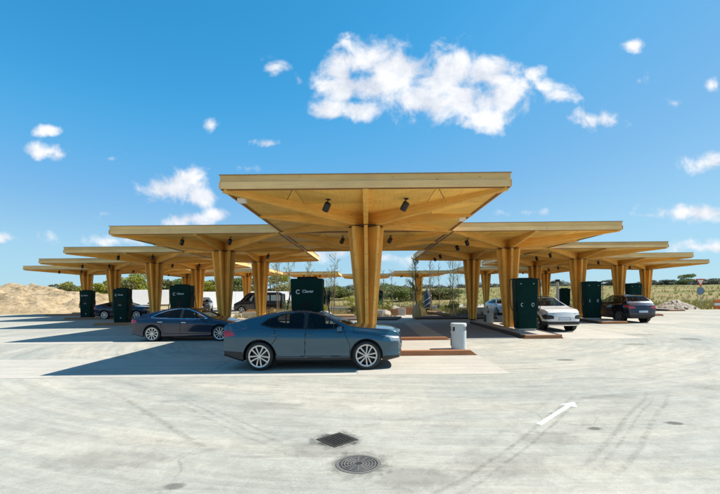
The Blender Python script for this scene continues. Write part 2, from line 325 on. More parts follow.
    val = mth('MULTIPLY', val, mth('SUBTRACT', 1.0, mth('MULTIPLY', rng_(str3, .60, .72, 0, 1), .22)))
    spk = mth('MULTIPLY', rng_(noise(38, 4, .8), .56, .66, 0, 1), rng_(noise(.45, 4, .6, None, .6), .48, .62, 0, 1))
    val = mth('MULTIPLY', val, mth('SUBTRACT', 1.0, mth('MULTIPLY', spk, .55)))
    # tyre tracks: arcs round far centres (cx, cy, radius, width, strength)
    wob = mth('MULTIPLY_ADD', noise(.35, 2), .30, -.15)
    brk = rng_(noise(7, 7, .75), .38, .66, 0, 1)
    for (ax, ay, rr, ww, st, lo, hi) in TRACKS:
        s = N('ShaderNodeVectorMath'); s.operation = 'SUBTRACT'; L(P, s.inputs[0]); s.inputs[1].default_value = (ax, ay, 0)
        l = N('ShaderNodeVectorMath'); l.operation = 'LENGTH'; L(s.outputs[0], l.inputs[0])
        dd = mth('ABSOLUTE', mth('SUBTRACT', mth('ADD', l.outputs['Value'], wob), rr))
        k_ = mth('MULTIPLY', rng_(dd, ww * .35, ww, 1, 0), brk)
        spx = N('ShaderNodeSeparateXYZ'); L(P, spx.inputs[0])
        win = mth('MULTIPLY', rng_(spx.outputs['X'], lo, lo + .8, 0, 1), rng_(spx.outputs['X'], hi - .8, hi, 1, 0))
        val = mth('MULTIPLY', val, mth('SUBTRACT', 1.0, mth('MULTIPLY', mth('MULTIPLY', k_, win), st * .5)))
    # oily stains (x, y, rx, ry, strength)
    en = mth('MULTIPLY_ADD', noise(5, 6, .7), 1.6, -.8)
    for (ax, ay, ra, rb, st) in STAINS:
        s = N('ShaderNodeVectorMath'); s.operation = 'SUBTRACT'; L(P, s.inputs[0]); s.inputs[1].default_value = (ax, ay, 0)
        s2 = N('ShaderNodeVectorMath'); s2.operation = 'MULTIPLY'; L(s.outputs[0], s2.inputs[0]); s2.inputs[1].default_value = (1 / ra, 1 / rb, 0)
        l = N('ShaderNodeVectorMath'); l.operation = 'LENGTH'; L(s2.outputs[0], l.inputs[0])
        k_ = rng_(mth('ADD', l.outputs['Value'], en), .55, 1.0, 1, 0)
        val = mth('MULTIPLY', val, mth('SUBTRACT', 1.0, mth('MULTIPLY', k_, st)))
    vm = N('ShaderNodeVectorMath'); vm.operation = 'SCALE'; L(cr.outputs[0], vm.inputs[0]); L(val, vm.inputs['Scale'])
    L(vm.outputs[0], b.inputs['Base Color']); b.inputs['Roughness'].default_value = .9; b.inputs['Specular IOR Level'].default_value = .2
    bp = N('ShaderNodeBump'); bp.inputs['Strength'].default_value = .35; bp.inputs['Distance'].default_value = .012
    L(mth('ADD', fine, mth('MULTIPLY', grit, .6)), bp.inputs['Height']); L(bp.outputs[0], b.inputs['Normal'])

    # pale concrete slabs
    m, nt, b = new_mat('slab_concrete'); N = nt.nodes.new; L = nt.links.new
    tc = N('ShaderNodeTexCoord'); P = tc.outputs['Object']; oi = N('ShaderNodeObjectInfo')
    big = noise(.5, 7, .65, None, .5); fine = noise(14, 7, .75); st_ = noise(1.0, 7, .7, mapped((.25, 3.0, 1), 0))
    cr = N('ShaderNodeValToRGB'); L(big, cr.inputs[0]); E = cr.color_ramp.elements
    E[0].position = .32; E[0].color = (.385, .362, .315, 1); E[1].position = .68; E[1].color = (.46, .425, .365, 1)
    val = mth('MULTIPLY', rng_(fine, .3, .7, .9, 1.06), rng_(st_, .35, .62, .86, 1.05))
    val = mth('MULTIPLY', val, rng_(oi.outputs['Random'], 0, 1, .94, 1.04))
    vm = N('ShaderNodeVectorMath'); vm.operation = 'SCALE'; L(cr.outputs[0], vm.inputs[0]); L(val, vm.inputs['Scale'])
    L(vm.outputs[0], b.inputs['Base Color']); b.inputs['Roughness'].default_value = .88; b.inputs['Specular IOR Level'].default_value = .2
    bp = N('ShaderNodeBump'); bp.inputs['Strength'].default_value = .25; bp.inputs['Distance'].default_value = .01; L(fine, bp.inputs['Height']); L(bp.outputs[0], b.inputs['Normal'])

    # sand heap
    m, nt, b = new_mat('sand'); N = nt.nodes.new; L = nt.links.new
    tc = N('ShaderNodeTexCoord'); P = tc.outputs['Object']
    a = noise(.5, 9, .7, None, .6); c = noise(3.0, 8, .7)
    cr = N('ShaderNodeValToRGB'); L(mth('ADD', mth('MULTIPLY', a, .6), mth('MULTIPLY', c, .4)), cr.inputs[0]); E = cr.color_ramp.elements
    E[0].position = .38; E[0].color = (.15, .105, .06, 1); E[1].position = .58; E[1].color = (.43, .335, .215, 1); k = E.new(.47); k.color = (.31, .23, .135, 1)
    L(cr.outputs[0], b.inputs['Base Color']); b.inputs['Roughness'].default_value = .95; b.inputs['Specular IOR Level'].default_value = .1
    bp = N('ShaderNodeBump'); bp.inputs['Strength'].default_value = .9; bp.inputs['Distance'].default_value = .15; L(c, bp.inputs['Height']); L(bp.outputs[0], b.inputs['Normal'])
TRACKS = [(-43.2, 44.9, 60.0, .045, .8, .2, 4.2), (-43.2, 44.9, 60.16, .035, .7, .2, 4.2), (-43.2, 44.9, 59.7, .10, .35, .2, 4.2), (-40.3, 46.8, 60.0, .05, .7, 2.0, 5.6), (-40.3, 46.8, 60.32, .05, .7, 2.2, 6.0), (-40.3, 46.8, 60.12, .03, .6, 2.0, 5.6),
          (38.9, 49.1, 60.0, .07, .75, -5.2, -1.6), (38.9, 49.1, 59.26, .05, .6, -3.9, -.6), (38.9, 49.1, 59.12, .04, .5, -3.9, -.6), (38.9, 49.1, 59.42, .04, .5, -3.9, -.6), (-30, 40, 47.5, .16, .25, -3, 12), (-30, 40, 48.6, .14, .25, -3, 12),
          (40, -8, 33.5, .18, .3, 3, 25), (40, -8, 31.8, .18, .25, 3, 25), (6, 40, 35.6, .12, .25, -8, 8), (-20, -30, 38.5, .08, .35, -4, 4), (14, -26, 35, .10, .3, -8, 6), (60, 30, 57.5, .14, .25, 3, 30), (60, 30, 55.9, .14, .2, 3, 30)]
STAINS = [(3.22, 5.85, .12, .09, .6), (4.5, 6.05, .14, .10, .62), (5.7, 11.8, .30, .22, .55), (-.42, 5.5, .36, .33, .75), (-.6, 5.2, .6, .35, .2), (-.1, 4.7, .42, .40, .5), (-2.0, 4.2, .14, .09, .5),
          (.5, 4.35, .6, .35, .25), (-3.1, 4.9, .9, .35, .22), (-1.7, 7.2, .8, .3, .18), (1.5, 4.6, .7, .4, .18), (13, 16.6, .5, .5, .4), (9.8, 15.1, .5, .3, .35),
          (12.2, 18.5, .9, .5, .3), (2.4, 5.5, .5, .3, .25), (7.0, 8.3, .8, .3, .18), (9.5, 9.5, 1.2, .3, .18), (4.4, 7.6, .6, .22, .2)]
ground_mats()

# ------------------------------------------------------------------ mesh helpers
class MB:
    def __init__(s): s.v = []; s.f = []
    def add(s, verts, faces):
        o = len(s.v); s.v.extend([tuple(p) for p in verts]); s.f.extend([tuple(i + o for i in f) for f in faces]); return s
    def box(s, c, d, rz=0.0, top=None):
        """box centred at c with size d; top = (kx, ky) scales the upper face"""
        x, y, z = d[0] / 2, d[1] / 2, d[2] / 2; kx, ky = top or (1, 1)
        p = [(-x, -y, -z), (x, -y, -z), (x, y, -z), (-x, y, -z), (-x * kx, -y * ky, z), (x * kx, -y * ky, z), (x * kx, y * ky, z), (-x * kx, y * ky, z)]
        ca, sa = math.cos(rz), math.sin(rz)
        p = [(c[0] + a * ca - b * sa, c[1] + a * sa + b * ca, c[2] + e) for a, b, e in p]
        return s.add(p, [(0, 3, 2, 1), (4, 5, 6, 7), (0, 1, 5, 4), (1, 2, 6, 5), (2, 3, 7, 6), (3, 0, 4, 7)])
    def prism(s, poly, lo, hi, plane='xy'):
        """poly extruded from lo to hi; plane xy -> along z, xz -> along y, yz -> along x (poly counter-clockwise seen from +)"""
        n = len(poly)
        def P(a, b, c): return {'xy': (a, b, c), 'xz': (a, c, b), 'yz': (c, a, b)}[plane]
        v = [P(a, b, lo) for a, b in poly] + [P(a, b, hi) for a, b in poly]
        f = [tuple(range(n))[::-1], tuple(range(n, 2 * n))] + [(i, (i + 1) % n, n + (i + 1) % n, n + i) for i in range(n)]
        if plane == 'xz': f = [q[::-1] for q in f]
        return s.add(v, f)
    def tube(s, pts, r, n=8, cap=True):
        pts = [Vector(p) for p in pts]; rs = r if isinstance(r, (list, tuple)) else [r] * len(pts)
        v = []; f = []; up = None
        for i, p in enumerate(pts):
            t = (pts[min(i + 1, len(pts) - 1)] - pts[max(i - 1, 0)]).normalized()
            if up is None: up = t.orthogonal().normalized()
            a = (up - t * up.dot(t)).normalized(); b = t.cross(a); up = a
            for k in range(n):
                w = 2 * math.pi * k / n; v.append(p + (a * math.cos(w) + b * math.sin(w)) * rs[i])
        for i in range(len(pts) - 1):
            for k in range(n): f.append((i * n + k, i * n + (k + 1) % n, (i + 1) * n + (k + 1) % n, (i + 1) * n + k))
        if cap: f.append(tuple(range(n))[::-1]); f.append(tuple(range((len(pts) - 1) * n, len(pts) * n)))
        return s.add(v, f)
    def lathe(s, prof, n=32, M=None, cap=False):
        """profile of (r, z) turned about z, then moved by M"""
        v = []; f = []; M = M or Matrix()
        for (r, z) in prof:
            for k in range(n):
                w = 2 * math.pi * k / n; v.append(M @ Vector((r * math.cos(w), r * math.sin(w), z)))
        for i in range(len(prof) - 1):
            for k in range(n): f.append((i * n + k, i * n + (k + 1) % n, (i + 1) * n + (k + 1) % n, (i + 1) * n + k))
        if cap: f.append(tuple(range(n))[::-1]); f.append(tuple(range((len(prof) - 1) * n, len(prof) * n)))
        return s.add(v, f)
    def mesh(s, name):
        m = bpy.data.meshes.new(name); m.from_pydata(s.v, [], s.f); m.update(); return m
    def build(s, name, mat, parent=None, smooth=False, bevel=0.0, loc=None, rz=0.0):
        return obj(name, s.mesh(name), mat, parent, smooth, bevel, loc, rz)
def obj(name, me, mat, parent=None, smooth=False, bevel=0.0, loc=None, rz=0.0):
    o = bpy.data.objects.new(name, me); COL.objects.link(o)
    if mat and not me.materials: me.materials.append(MAT[mat])
    if smooth: me.polygons.foreach_set('use_smooth', [True] * len(me.polygons))
    if bevel:
        b = o.modifiers.new('bevel', 'BEVEL'); b.width = bevel; b.segments = 2; b.limit_method = 'ANGLE'; b.angle_limit = R(40)
    if parent: o.parent = parent
    if loc: o.location = loc
    if rz: o.rotation_euler = (0, 0, rz)
    return o
def tag(o, label=None, cat=None, group=None, kind=None):
    if label: o['label'] = label
    if cat: o['category'] = cat
    if group: o['group'] = group
    if kind: o['kind'] = kind
    return o
def empty(name, loc=(0, 0, 0), rz=0.0):
    o = bpy.data.objects.new(name, None); COL.objects.link(o); o.location = loc; o.rotation_euler = (0, 0, rz); o.empty_display_size = .2; return o
def copy_tree(o, parent=None):
    c = o.copy(); COL.objects.link(c)
    if parent: c.parent = parent
    for ch in list(o.children): copy_tree(ch, c)
    return c

DC, S = 14.3, 7.52
def cell(i, j): return (S * i, DC + S * j)

# ------------------------------------------------------------------ ground, drive, bays
def vnoise(x, y, seed=0):
    """cheap smooth value noise, numpy arrays"""
    xi = np.floor(x).astype(int); yi = np.floor(y).astype(int); fx = x - xi; fy = y - yi
    fx = fx * fx * (3 - 2 * fx); fy = fy * fy * (3 - 2 * fy)
    def h(a, b):
        n = (a * 374761393 + b * 668265263 + seed * 1442695041) & 0xffffffff
        n = ((n ^ (n >> 13)) * 1274126177) & 0xffffffff
        return ((n ^ (n >> 16)) & 0xffff) / 65535.0
    return (h(xi, yi) * (1 - fx) + h(xi + 1, yi) * fx) * (1 - fy) + (h(xi, yi + 1) * (1 - fx) + h(xi + 1, yi + 1) * fx) * fy
def fbm(x, y, seed=0, o=5):
    s = 0; a = .5
    for k in range(o): s = s + a * vnoise(x * 2 ** k, y * 2 ** k, seed + k); a *= .5
    return s
def terrain_h(x, y):
    t = np.clip((y - 62 + 0.0 * x) / 130, 0, 1); t = t * t * (3 - 2 * t)
    side = np.clip((np.abs(x) - 30) / 50, 0, 1)
    start = np.clip((y - 50) / 110, 0, 1) * side
    far = np.clip((y - 200) / 1500, 0, 1)
    return -.03 + np.maximum(4.6 * t * (.85 + .15 * np.clip(x / 80, -1, 1)), 4.2 * start * np.clip(x / 60, .0, 1)) - 10 * far + .5 * (fbm(x / 25, y / 25, 3) - .5) * np.clip((y - 60) / 40, 0, 1)
def make_ground():
    ys = np.unique(np.concatenate([np.linspace(-1500, -60, 12), np.linspace(-60, 50, 12), np.linspace(50, 230, 70), np.linspace(230, 4000, 30)]))
    xs = np.unique(np.concatenate([np.linspace(-3000, -160, 15), np.linspace(-160, 160, 100), np.linspace(160, 3000, 15)]))
    X, Y = np.meshgrid(xs, ys); Z = terrain_h(X, Y)
    v = np.stack([X, Y, Z], -1).reshape(-1, 3); nx = len(xs)
    f = [(j * nx + i, j * nx + i + 1, (j + 1) * nx + i + 1, (j + 1) * nx + i) for j in range(len(ys) - 1) for i in range(nx - 1)]
    m = bpy.data.meshes.new('ground'); m.from_pydata(v.tolist(), [], f); m.update()
    tag(obj('ground', m, 'terrain', smooth=True), kind='structure')
make_ground()
poly = [(-95, -40), (95, -40), (95, 36), (60, 41.5), (24, 42.5), (24, 58), (17, 76), (-17, 76), (-24, 58), (-24, 47), (-40, 45.5), (-95, 44)]
m = MB().prism(poly, -.3, 0.0); tag(m.build('forecourt', 'drive'), kind='structure')

# pale concrete bays: slabs as pieces, about 4 mm proud
def bay(name, xs, ys, z=.004):
    root = empty(name); tag(root, kind='structure')
    for a in range(len(xs) - 1):
        for b in range(len(ys) - 1):
            x0, x1, y0, y1 = xs[a] + .008, xs[a + 1] - .008, ys[b] + .008, ys[b + 1] - .008
            q = MB().box((0, 0, 0), (x1 - x0, y1 - y0, .05)).build('slab', 'slab_concrete', root)
            q.location = ((x0 + x1) / 2, (y0 + y1) / 2, z - .025)
    return root
bay('pavement', [-11.4, -7.7, -4.0, -.25, 3.45], [9.85, 12.83])
bay('pavement', [-20.0, -15.5, -11.4, -7.5, -3.8], [17.0, 20.2])
bay('pavement', [8.4, 11.6], [17.0, 20.5, 24.0, 27.5])
bay('pavement', [15.85, 19.1], [24.6, 28.2, 31.6, 35.0])

# ------------------------------------------------------------------ islands with timber kerbs
def island_x(i, y0, y1, xa, xb):
    """island lying along x: framed by rusty timber kerbs, concrete between"""
    cx, cy = cell(-i, i)
    root = empty('traffic_island', (cx, cy, 0)); tag(root, kind='structure')
    fl = MB().box((0, 0, 0), (xb - xa - .1, y1 - y0 - .3, .06)).build('infill', 'slab_concrete', root); fl.location = ((xa + xb) / 2, (y0 + y1) / 2, .012)
    for y in (y0 + .09, y1 - .09):
        L = xb - xa; pr = [(-L / 2, 0), (L / 2, 0), (L / 2 - .22, .16), (-L / 2 + .22, .16)]
        k = MB().prism(pr, -.09, .09, 'xz').build('kerb', 'kerb_timber', root, bevel=.012); k.location = ((xa + xb) / 2, y, 0)
for i in range(0, 5): island_x(i, -1.47, 2.6, -3.5, 3.45)
def island_y(i):
    """raised island lying along y: concrete top, dark kerb sides and a timber end"""
    cx, cy = cell(i, i)
    root = empty('traffic_island', (cx, cy, 0)); tag(root, kind='structure')
    a, b, y0, y1 = -1.0, .72, -4.6, 4.3
    top = MB().prism([(a + .17, y0 + .18), (b - .17, y0 + .18), (b - .17, y1), (a + .17, y1)], 0, .135).build('infill', 'slab_concrete', root)
    for x in (a + .08, b - .08):
        k = MB().box((0, 0, 0), (y1 - y0 - .18, .155, .15)).build('kerb', 'kerb_shade_dark', root, bevel=.012); k.location = (x, (y0 + y1) / 2 + .09, .075); k.rotation_euler = (0, 0, R(90))  # side kerbs carry painted shade, darker than the timber end
    k = MB().prism([(-.84, 0), (.84, 0), (.72, .15), (-.72, .15)], -.085, .085, 'xz').build('kerb', 'kerb_timber', root, bevel=.012); k.location = ((a + b) / 2, y0 + .09, 0)
for i in range(1, 5): island_y(i)

# shaded asphalt court between the front islands with a pale concrete path across it
m = MB().prism([(3.6, 17.4), (6.35, 17.4), (6.35, 27.2), (-6.0, 27.2), (-6.0, 17.6), (0.6, 17.6), (0.6, 17.4)], -.05, .005); tag(m.build('asphalt_court', 'asphalt_dark'), kind='structure')
for k in range(6):
    y0 = 17.45 + k * 1.6
    q = MB().box((0, 0, 0), (1.05, 1.585, .05)).build('path_slab', 'slab_concrete'); q.location = (2.95, y0 + .8, -.014); tag(q, kind='structure')
    if k == 0: PATH = q; q.name = 'path'
    else: q.parent = PATH; q.matrix_parent_inverse = Matrix.Translation((-2.95, -(17.45 + .8), .014)); del q['kind']

# ------------------------------------------------------------------ timber canopies
ZC, ZT, ZJ = 4.68, 5.03, 4.25      # ceiling, roof top, column/beam joint
HALF = S / 2 - .012
def fin_mesh():
    # radial column fin: local x outwards
    p = [(.13, .10), (.262, .10), (.625, ZJ - .012), (.13, ZJ - .012)]
    return MB().prism(p, -.062, .062, 'xz').mesh('fin')
def beam_mesh(L, d_end):
    zb = ZJ + .012
    pts = [(.02, zb), (.60, zb), (.95, zb + .02), (L, ZC - d_end), (L, ZC + .02), (.02, ZC + .02)]
    return MB().prism(pts, -.075, .075, 'xz').mesh('beam')
FIN, BEAM_O, BEAM_D = fin_mesh(), beam_mesh(HALF - .06, .07), beam_mesh(HALF * 1.414 - .12, .09)
def panel_meshes():
    O, M_, C = Vector((0, 0)), Vector((HALF - .05, 0)), Vector((HALF - .05, HALF - .05))
    A, B, D = (O + M_) / 2, (O + C) / 2, (M_ + C) / 2
    A2, B2 = O + (M_ - O) * .62, O + (C - O) * .62
    tris = [(O, A, B), (A, A2, B), (A2, D, B), (A2, M_, D), (B, D, B2), (B2, D, C)]
    out = []
    for t in tris:
        for mir in (1, -1):
            c = sum(t, Vector((0, 0))) / 3
            pp = []
            for p in t:
                q = p + (c - p).normalized() * .024
                pp.append((q.x, q.y * mir))
            if mir < 0: pp = pp[::-1]
            out.append(MB().prism(pp, ZC, ZC + .03).mesh('ceiling_panel'))
    return out
PANELS = panel_meshes()
def joined_ceiling():
    m = MB()
    O, M_, C = Vector((0, 0)), Vector((HALF - .05, 0)), Vector((HALF - .05, HALF - .05))
    for k in range(4):
        ca, sa = math.cos(k * math.pi / 2), math.sin(k * math.pi / 2)
        for mir in (1, -1):
            pp = [(.02, .0), (M_.x, .01 * mir), (C.x, (C.y - .02) * mir)]
            if mir < 0: pp = pp[::-1]
            m.prism([(a * ca - b * sa, a * sa + b * ca) for a, b in pp], ZC, ZC + .03)
    return m.mesh('ceiling')
CEIL = joined_ceiling()
FASC_LO = MB().box((0, 0, 0), (2 * HALF, .05, .175)).mesh('fascia_board')
FASC_HI = MB().box((0, 0, 0), (2 * HALF - .06, .05, .166)).mesh('fascia_board')
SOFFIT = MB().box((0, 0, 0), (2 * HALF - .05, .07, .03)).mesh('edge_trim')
mb = MB()
for k in range(4):
    a = k * math.pi / 2; mb.box((math.cos(a) * (HALF - .045), math.sin(a) * (HALF - .045), ZT - .005), (.10, 2 * HALF - (.0 if k % 2 else .21), .022), a)
FLASH = mb.mesh('flashing')
ROOF = MB().box((0, 0, (ZC + .04 + ZT - .03) / 2), (2 * HALF - .14, 2 * HALF - .14, ZT - ZC - .07)).mesh('roof')
SHOE = MB().lathe([(.0, 0), (.30, 0), (.30, .02), (.20, .03), (.20, .10), (0, .10)], 8).mesh('base_shoe')
CORE = MB().lathe([(0, .10), (.11, .10), (.11, ZJ - .02), (0, ZJ - .02)], 8).mesh('column_core')
JOINT = MB().lathe([(0, ZJ - .012), (.60, ZJ - .012), (.60, ZJ + .012), (0, ZJ + .012)], 16).mesh('joint_plate')
SPOT = MB().lathe([(0, -.13), (.085, -.13), (.095, -.115), (.095, .11), (.08, .13), (0, .13)], 16).mesh('spotlight')
BRKT = MB().box((0, 0, .13), (.03, .03, .20)).box((0, 0, .225), (.12, .12, .02)).mesh('bracket')
SENS = MB().box((0, 0, 0), (.24, .16, .13)).mesh('sensor_box')
def canopy(i, j, label, rot=0.0, detail=2, sensors=False):
    x, y = cell(i, j)
    t = empty('timber_canopy', (x, y, 0), rot); tag(t, label, 'canopy', 'timber canopies of the charging station')
    for k in range(8):
        a = k * math.pi / 4
        obj('column_fin', FIN, 'fin_wood', t, rz=a, bevel=.012 if detail > 1 else 0)
        obj('beam', BEAM_D if k % 2 else BEAM_O, 'beam_wood', t, rz=a, bevel=.01 if detail > 1 else 0)
    if detail:
        for k in range(4):
            for pm in PANELS: obj('ceiling_panel', pm, 'panel_wood', t, rz=k * math.pi / 2)
    else: obj('ceiling', CEIL, 'panel_wood', t)
    for k in range(4):
        a = k * math.pi / 2
        for me, zz, dd in ((FASC_LO, ZC + .075, .025), (FASC_HI, ZC + .075 + .0875 + .085, .043)):
            o = obj('fascia_board', me, 'fascia_wood' if me is FASC_LO else 'fascia_upper', t, rz=a); o.location = (math.sin(a) * (HALF - dd), -math.cos(a) * (HALF - dd), zz)
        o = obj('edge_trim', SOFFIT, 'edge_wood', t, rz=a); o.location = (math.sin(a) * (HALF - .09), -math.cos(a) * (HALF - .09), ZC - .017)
    obj('flashing', FLASH, 'flashing', t); obj('roof', ROOF, 'roof_felt', t)
    obj('column_core', CORE, 'black_metal', t); obj('base_shoe', SHOE, 'black_metal', t); obj('joint_plate', JOINT, 'black_metal', t)
    for sx in (-1, 1):
        o = obj('spotlight', SPOT, 'black_metal', t, smooth=False); o.location = (sx * 1.12, -2.45, ZC - .23); o.rotation_euler = (R(35), R(18), R(20))
        b = obj('bracket', BRKT, 'black_metal', o); b.rotation_euler = (R(-35), R(-8), 0)
    if sensors:
        for (sx, sy) in ((1, 0.15), (-1, -.72)):
            o = obj('sensor_box', SENS, 'white_plastic', t, bevel=.01); o.location = (sx * (HALF - .28), sy * HALF, ZC - .085)
    return t
CAN = [
    (0, 0, 'large timber canopy on the nearest column, rising behind the blue-grey car', 0, 2, True),
    (0, 1, 'timber canopy directly behind the nearest one, its column hidden by the front column', 0, 2, False),
    (-1, 1, 'timber canopy over the navy sedan, first to the left of the front canopy', 0, 2, False),
    (1, 1, 'timber canopy above the charger beside the white car, right of the front canopy', -90, 2, False),
    (-1, 2, 'timber canopy on the slim column between navy sedan and front charger', 0, 1, False),
    (1, 2, 'timber canopy whose column stands between the two pale litter bins', -90, 1, False),
    (-2, 2, 'timber canopy second out on the left, column beside the white hoarding', 0, 1, False),
    (2, 2, 'timber canopy second out on the right, over the dark blue crossover', -90, 1, False),
    (-2, 3, 'timber canopy behind the left row, column just left of the navy car windscreen', 0, 0, False),
    (2, 3, 'timber canopy behind the right row, column above the white car roof', -90, 0, False),
    (-3, 3, 'timber canopy third out on the left with a charger under its outer edge', 0, 0, False),
    (3, 3, 'timber canopy third out on the right, column behind the dark crossover', -90, 0, False),
    (-3, 4, 'timber canopy hidden deep in the left row behind the second left column', 0, 0, False),
    (3, 4, 'timber canopy hidden deep in the right row behind the second right column', -90, 0, False),
    (-4, 4, 'outermost timber canopy on the left, nearest the sand heap', 0, 0, False),
    (4, 4, 'outermost timber canopy on the right, nearest the rubble and traffic sign', -90, 0, False),
    (-3, 5, 'distant timber canopy on the left seen above the dark car and hoarding', 0, 0, False),
    (3, 5, 'distant timber canopy on the right seen behind the white car', -90, 0, False),
    (-2, 5, 'distant timber canopy on the left whose column stands by the black van', 0, 0, False),
    (2, 5, 'distant timber canopy on the right whose column stands by the white hatchback', -90, 0, False),
    (-1, 6, 'distant timber canopy just right of the front charger', 0, 0, False),
    (1, 6, 'distant timber canopy over the garden saplings, right of the front column', -90, 0, False),
    (0, 7, 'farthest timber canopy, glimpsed behind the front column', 0, 0, False),
]
for (i, j, lb, ro, de, se) in CAN: canopy(i, j, lb, R(ro), de, se)

# ------------------------------------------------------------------ chargers
def rounded_box(w, d, h, taper, r=.06, n=3):
    """upright cabinet: plan with rounded corners, wider at the top by taper"""
    pl = []
    for (sx, sy, a0) in ((1, 1, 0), (-1, 1, 90), (-1, -1, 180), (1, -1, 270)):
        for k in range(n + 1):
            a = R(a0 + 90 * k / n); pl.append((sx * (w / 2 - r) + r * math.cos(a), sy * (d / 2 - r) + r * math.sin(a)))
    m = MB(); lv = [(0, taper), (.02, taper * 1.0), (h - .05, 1.0), (h, .965)]
    N_ = len(pl); v = []; f = []
    for z, k in lv: v += [(a * k, b * (1 if k > taper else 1), z) for a, b in pl]
    for q in range(len(lv) - 1):
        for k in range(N_): f.append((q * N_ + k, q * N_ + (k + 1) % N_, (q + 1) * N_ + (k + 1) % N_, (q + 1) * N_ + k))
    f.append(tuple(range(N_))[::-1]); f.append(tuple(range((len(lv) - 1) * N_, len(lv) * N_)))
    return m.add(v, f)
def text_mesh(body, size):
    c = bpy.data.curves.new('lettering', 'FONT'); c.body = body; c.size = size; c.extrude = .003; c.offset = .004 * size / .15; c.align_x = 'CENTER'; c.resolution_u = 4
    o = bpy.data.objects.new('lettering', c); COL.objects.link(o); dg = bpy.context.evaluated_depsgraph_get()
    me = bpy.data.meshes.new_from_object(o.evaluated_get(dg)); bpy.data.objects.remove(o); me.name = 'lettering'
    me.transform(Matrix.Rotation(R(90), 4, 'X')); return me
TXT = text_mesh('Clever', .135)
# open ring mark that stands before the word
ringm = MB()
pr = []
for k in range(21):
    a = R(40 + 280 * k / 20); pr.append((math.cos(a), math.sin(a)))
for k in range(20):
    (a, b), (c, d) = pr[k], pr[k + 1]
    ringm.add([(a * .045, 0, b * .045), (c * .045, 0, d * .045), (c * .075, 0, d * .075), (a * .075, 0, b * .075)], [(0, 1, 2, 3)])
RING = ringm.mesh('logo_ring')
def hang(p0, p1, sag, n=14, bulge=(0, 0, 0)):
    return [tuple(Vector(p0).lerp(Vector(p1), t) + Vector((bulge[0], bulge[1], -sag)) * (4 * t * (1 - t))) for t in [k / n for k in range(n + 1)]]
def charger(loc, label, face='logo', rz=0.0, simple=False, H=2.43):
    t = empty('charger', loc, rz); tag(t, label, 'charger', 'dark green fast chargers')
    W, D = 1.06, .62
    MB().box((0, 0, .05), (.84, .5, .10)).build('plinth', 'kerb_concrete', t, bevel=.01)
    o = rounded_box(W, D, H - .10, .86).build('cabinet', 'charger_green', t, bevel=.008); o.location = (0, 0, .10)
    MB().box((0, 0, H + .022), (.66, .40, .09), top=(.94, .9)).build('top_cap', 'charger_dark', t, bevel=.015)
    if simple: return t
    yf = -D / 2
    # recessed trapezoid front panel, slightly proud frame
    pn = MB().prism([(-.40, .22), (.40, .22), (.36, H - .55), (.26, H - .22), (-.26, H - .22), (-.36, H - .55)], yf - .012, yf + .05, 'xz')
    pn.build('front_panel', 'charger_green', t, bevel=.008)
    # cable arm with two cables drooping to holsters
    if face == 'socket':
        arm = MB().tube([(-.72, -.02, H - .04), (-.62, -.02, H + .02), (.62, -.02, H + .02), (.72, -.02, H - .04)], .028, 8); arm.build('cable_arm', 'black_metal', t)
    for s in (-1, 1):
        top_ = (s * .72, -.02, H - .05) if face == 'socket' else (s * .54, .05, H - .30)
        c = MB().tube(hang(top_, (s * .57, -.12, .95), .42, 20, (s * (.06 if face == 'socket' else .17), 0, 0)), .022, 7); cb = c.build('cable', 'cable_black', t, smooth=True)
        MB().tube([(s * .57, -.12, .92), (s * .53, -.16, 1.22)], [.035, .05], 8).build('connector', 'black_metal', cb)
        hs = MB().box((0, 0, 0), (.12, .22, .42)).build('holster', 'charger_dark', t, bevel=.02); hs.location = (s * .50, -.12, 1.12)
        for z in (.35, 1.75):
            MB().box((s * (W * .93 / 2 - .01), -.05, z), (.03, .34, .22)).build('vent', 'charger_dark', t)
    if face == 'logo':
        o = obj('lettering', TXT, 'letter_white', t); o.location = (.05, yf - .022, 1.97)
        o = obj('logo_ring', RING, 'letter_white', t); o.location = (-.265, yf - .022, 2.0)
        sc_ = MB().box((0, yf - .016, 1.45), (.34, .02, .42)).build('screen', 'charger_dark', t, bevel=.006)
        for dx in (-.06, .06):
            q = MB(); q.box((dx, yf - .03, 1.30), (.05, .008, .07)); q.build('icon', 'letter_white', sc_)
        MB().lathe([(0, 0), (.045, 0), (.045, .01), (0, .01)], 14, Matrix.Translation((0.05, yf - .014, .42)) @ Matrix.Rotation(R(90), 4, 'X'), cap=False).build('badge', 'letter_white', t)
    else:
        for s, full in ((-1, False), (1, True)):
            q = MB(); nn = 22; a0, a1 = (60, 300) if not full else (0, 330)
            for k in range(nn):
                a, b = R(a0 + (a1 - a0) * k / nn), R(a0 + (a1 - a0) * (k + 1) / nn)
                q.add([(math.cos(a) * .055, 0, math.sin(a) * .075), (math.cos(b) * .055, 0, math.sin(b) * .075), (math.cos(b) * .085, 0, math.sin(b) * .11), (math.cos(a) * .085, 0, math.sin(a) * .11)], [(0, 1, 2, 3)])
            o = q.build('socket_ring', 'letter_white', t); o.location = (s * .25, yf - .018, 1.22); o.scale = (.8, 1, .8)
        for s in (-1, 1):
            q = MB().box((s * .30, yf - .006, H - .22), (.06, .02, .03)).build('indicator', 'letter_white', t)
    return t
LX, LY = -1.95, -.6
for (i, lb) in ((0, 'dark charger with white lettering standing behind the blue-grey car'), (1, 'dark charger rising behind the roof of the navy sedan'),
                (2, 'dark green charger left of the navy sedan tail, with cable loops'), (3, 'leftmost dark charger, nearest the sand heap')):
    x, y = cell(-i, i); charger((x + LX, y + LY, .03), lb, 'logo')
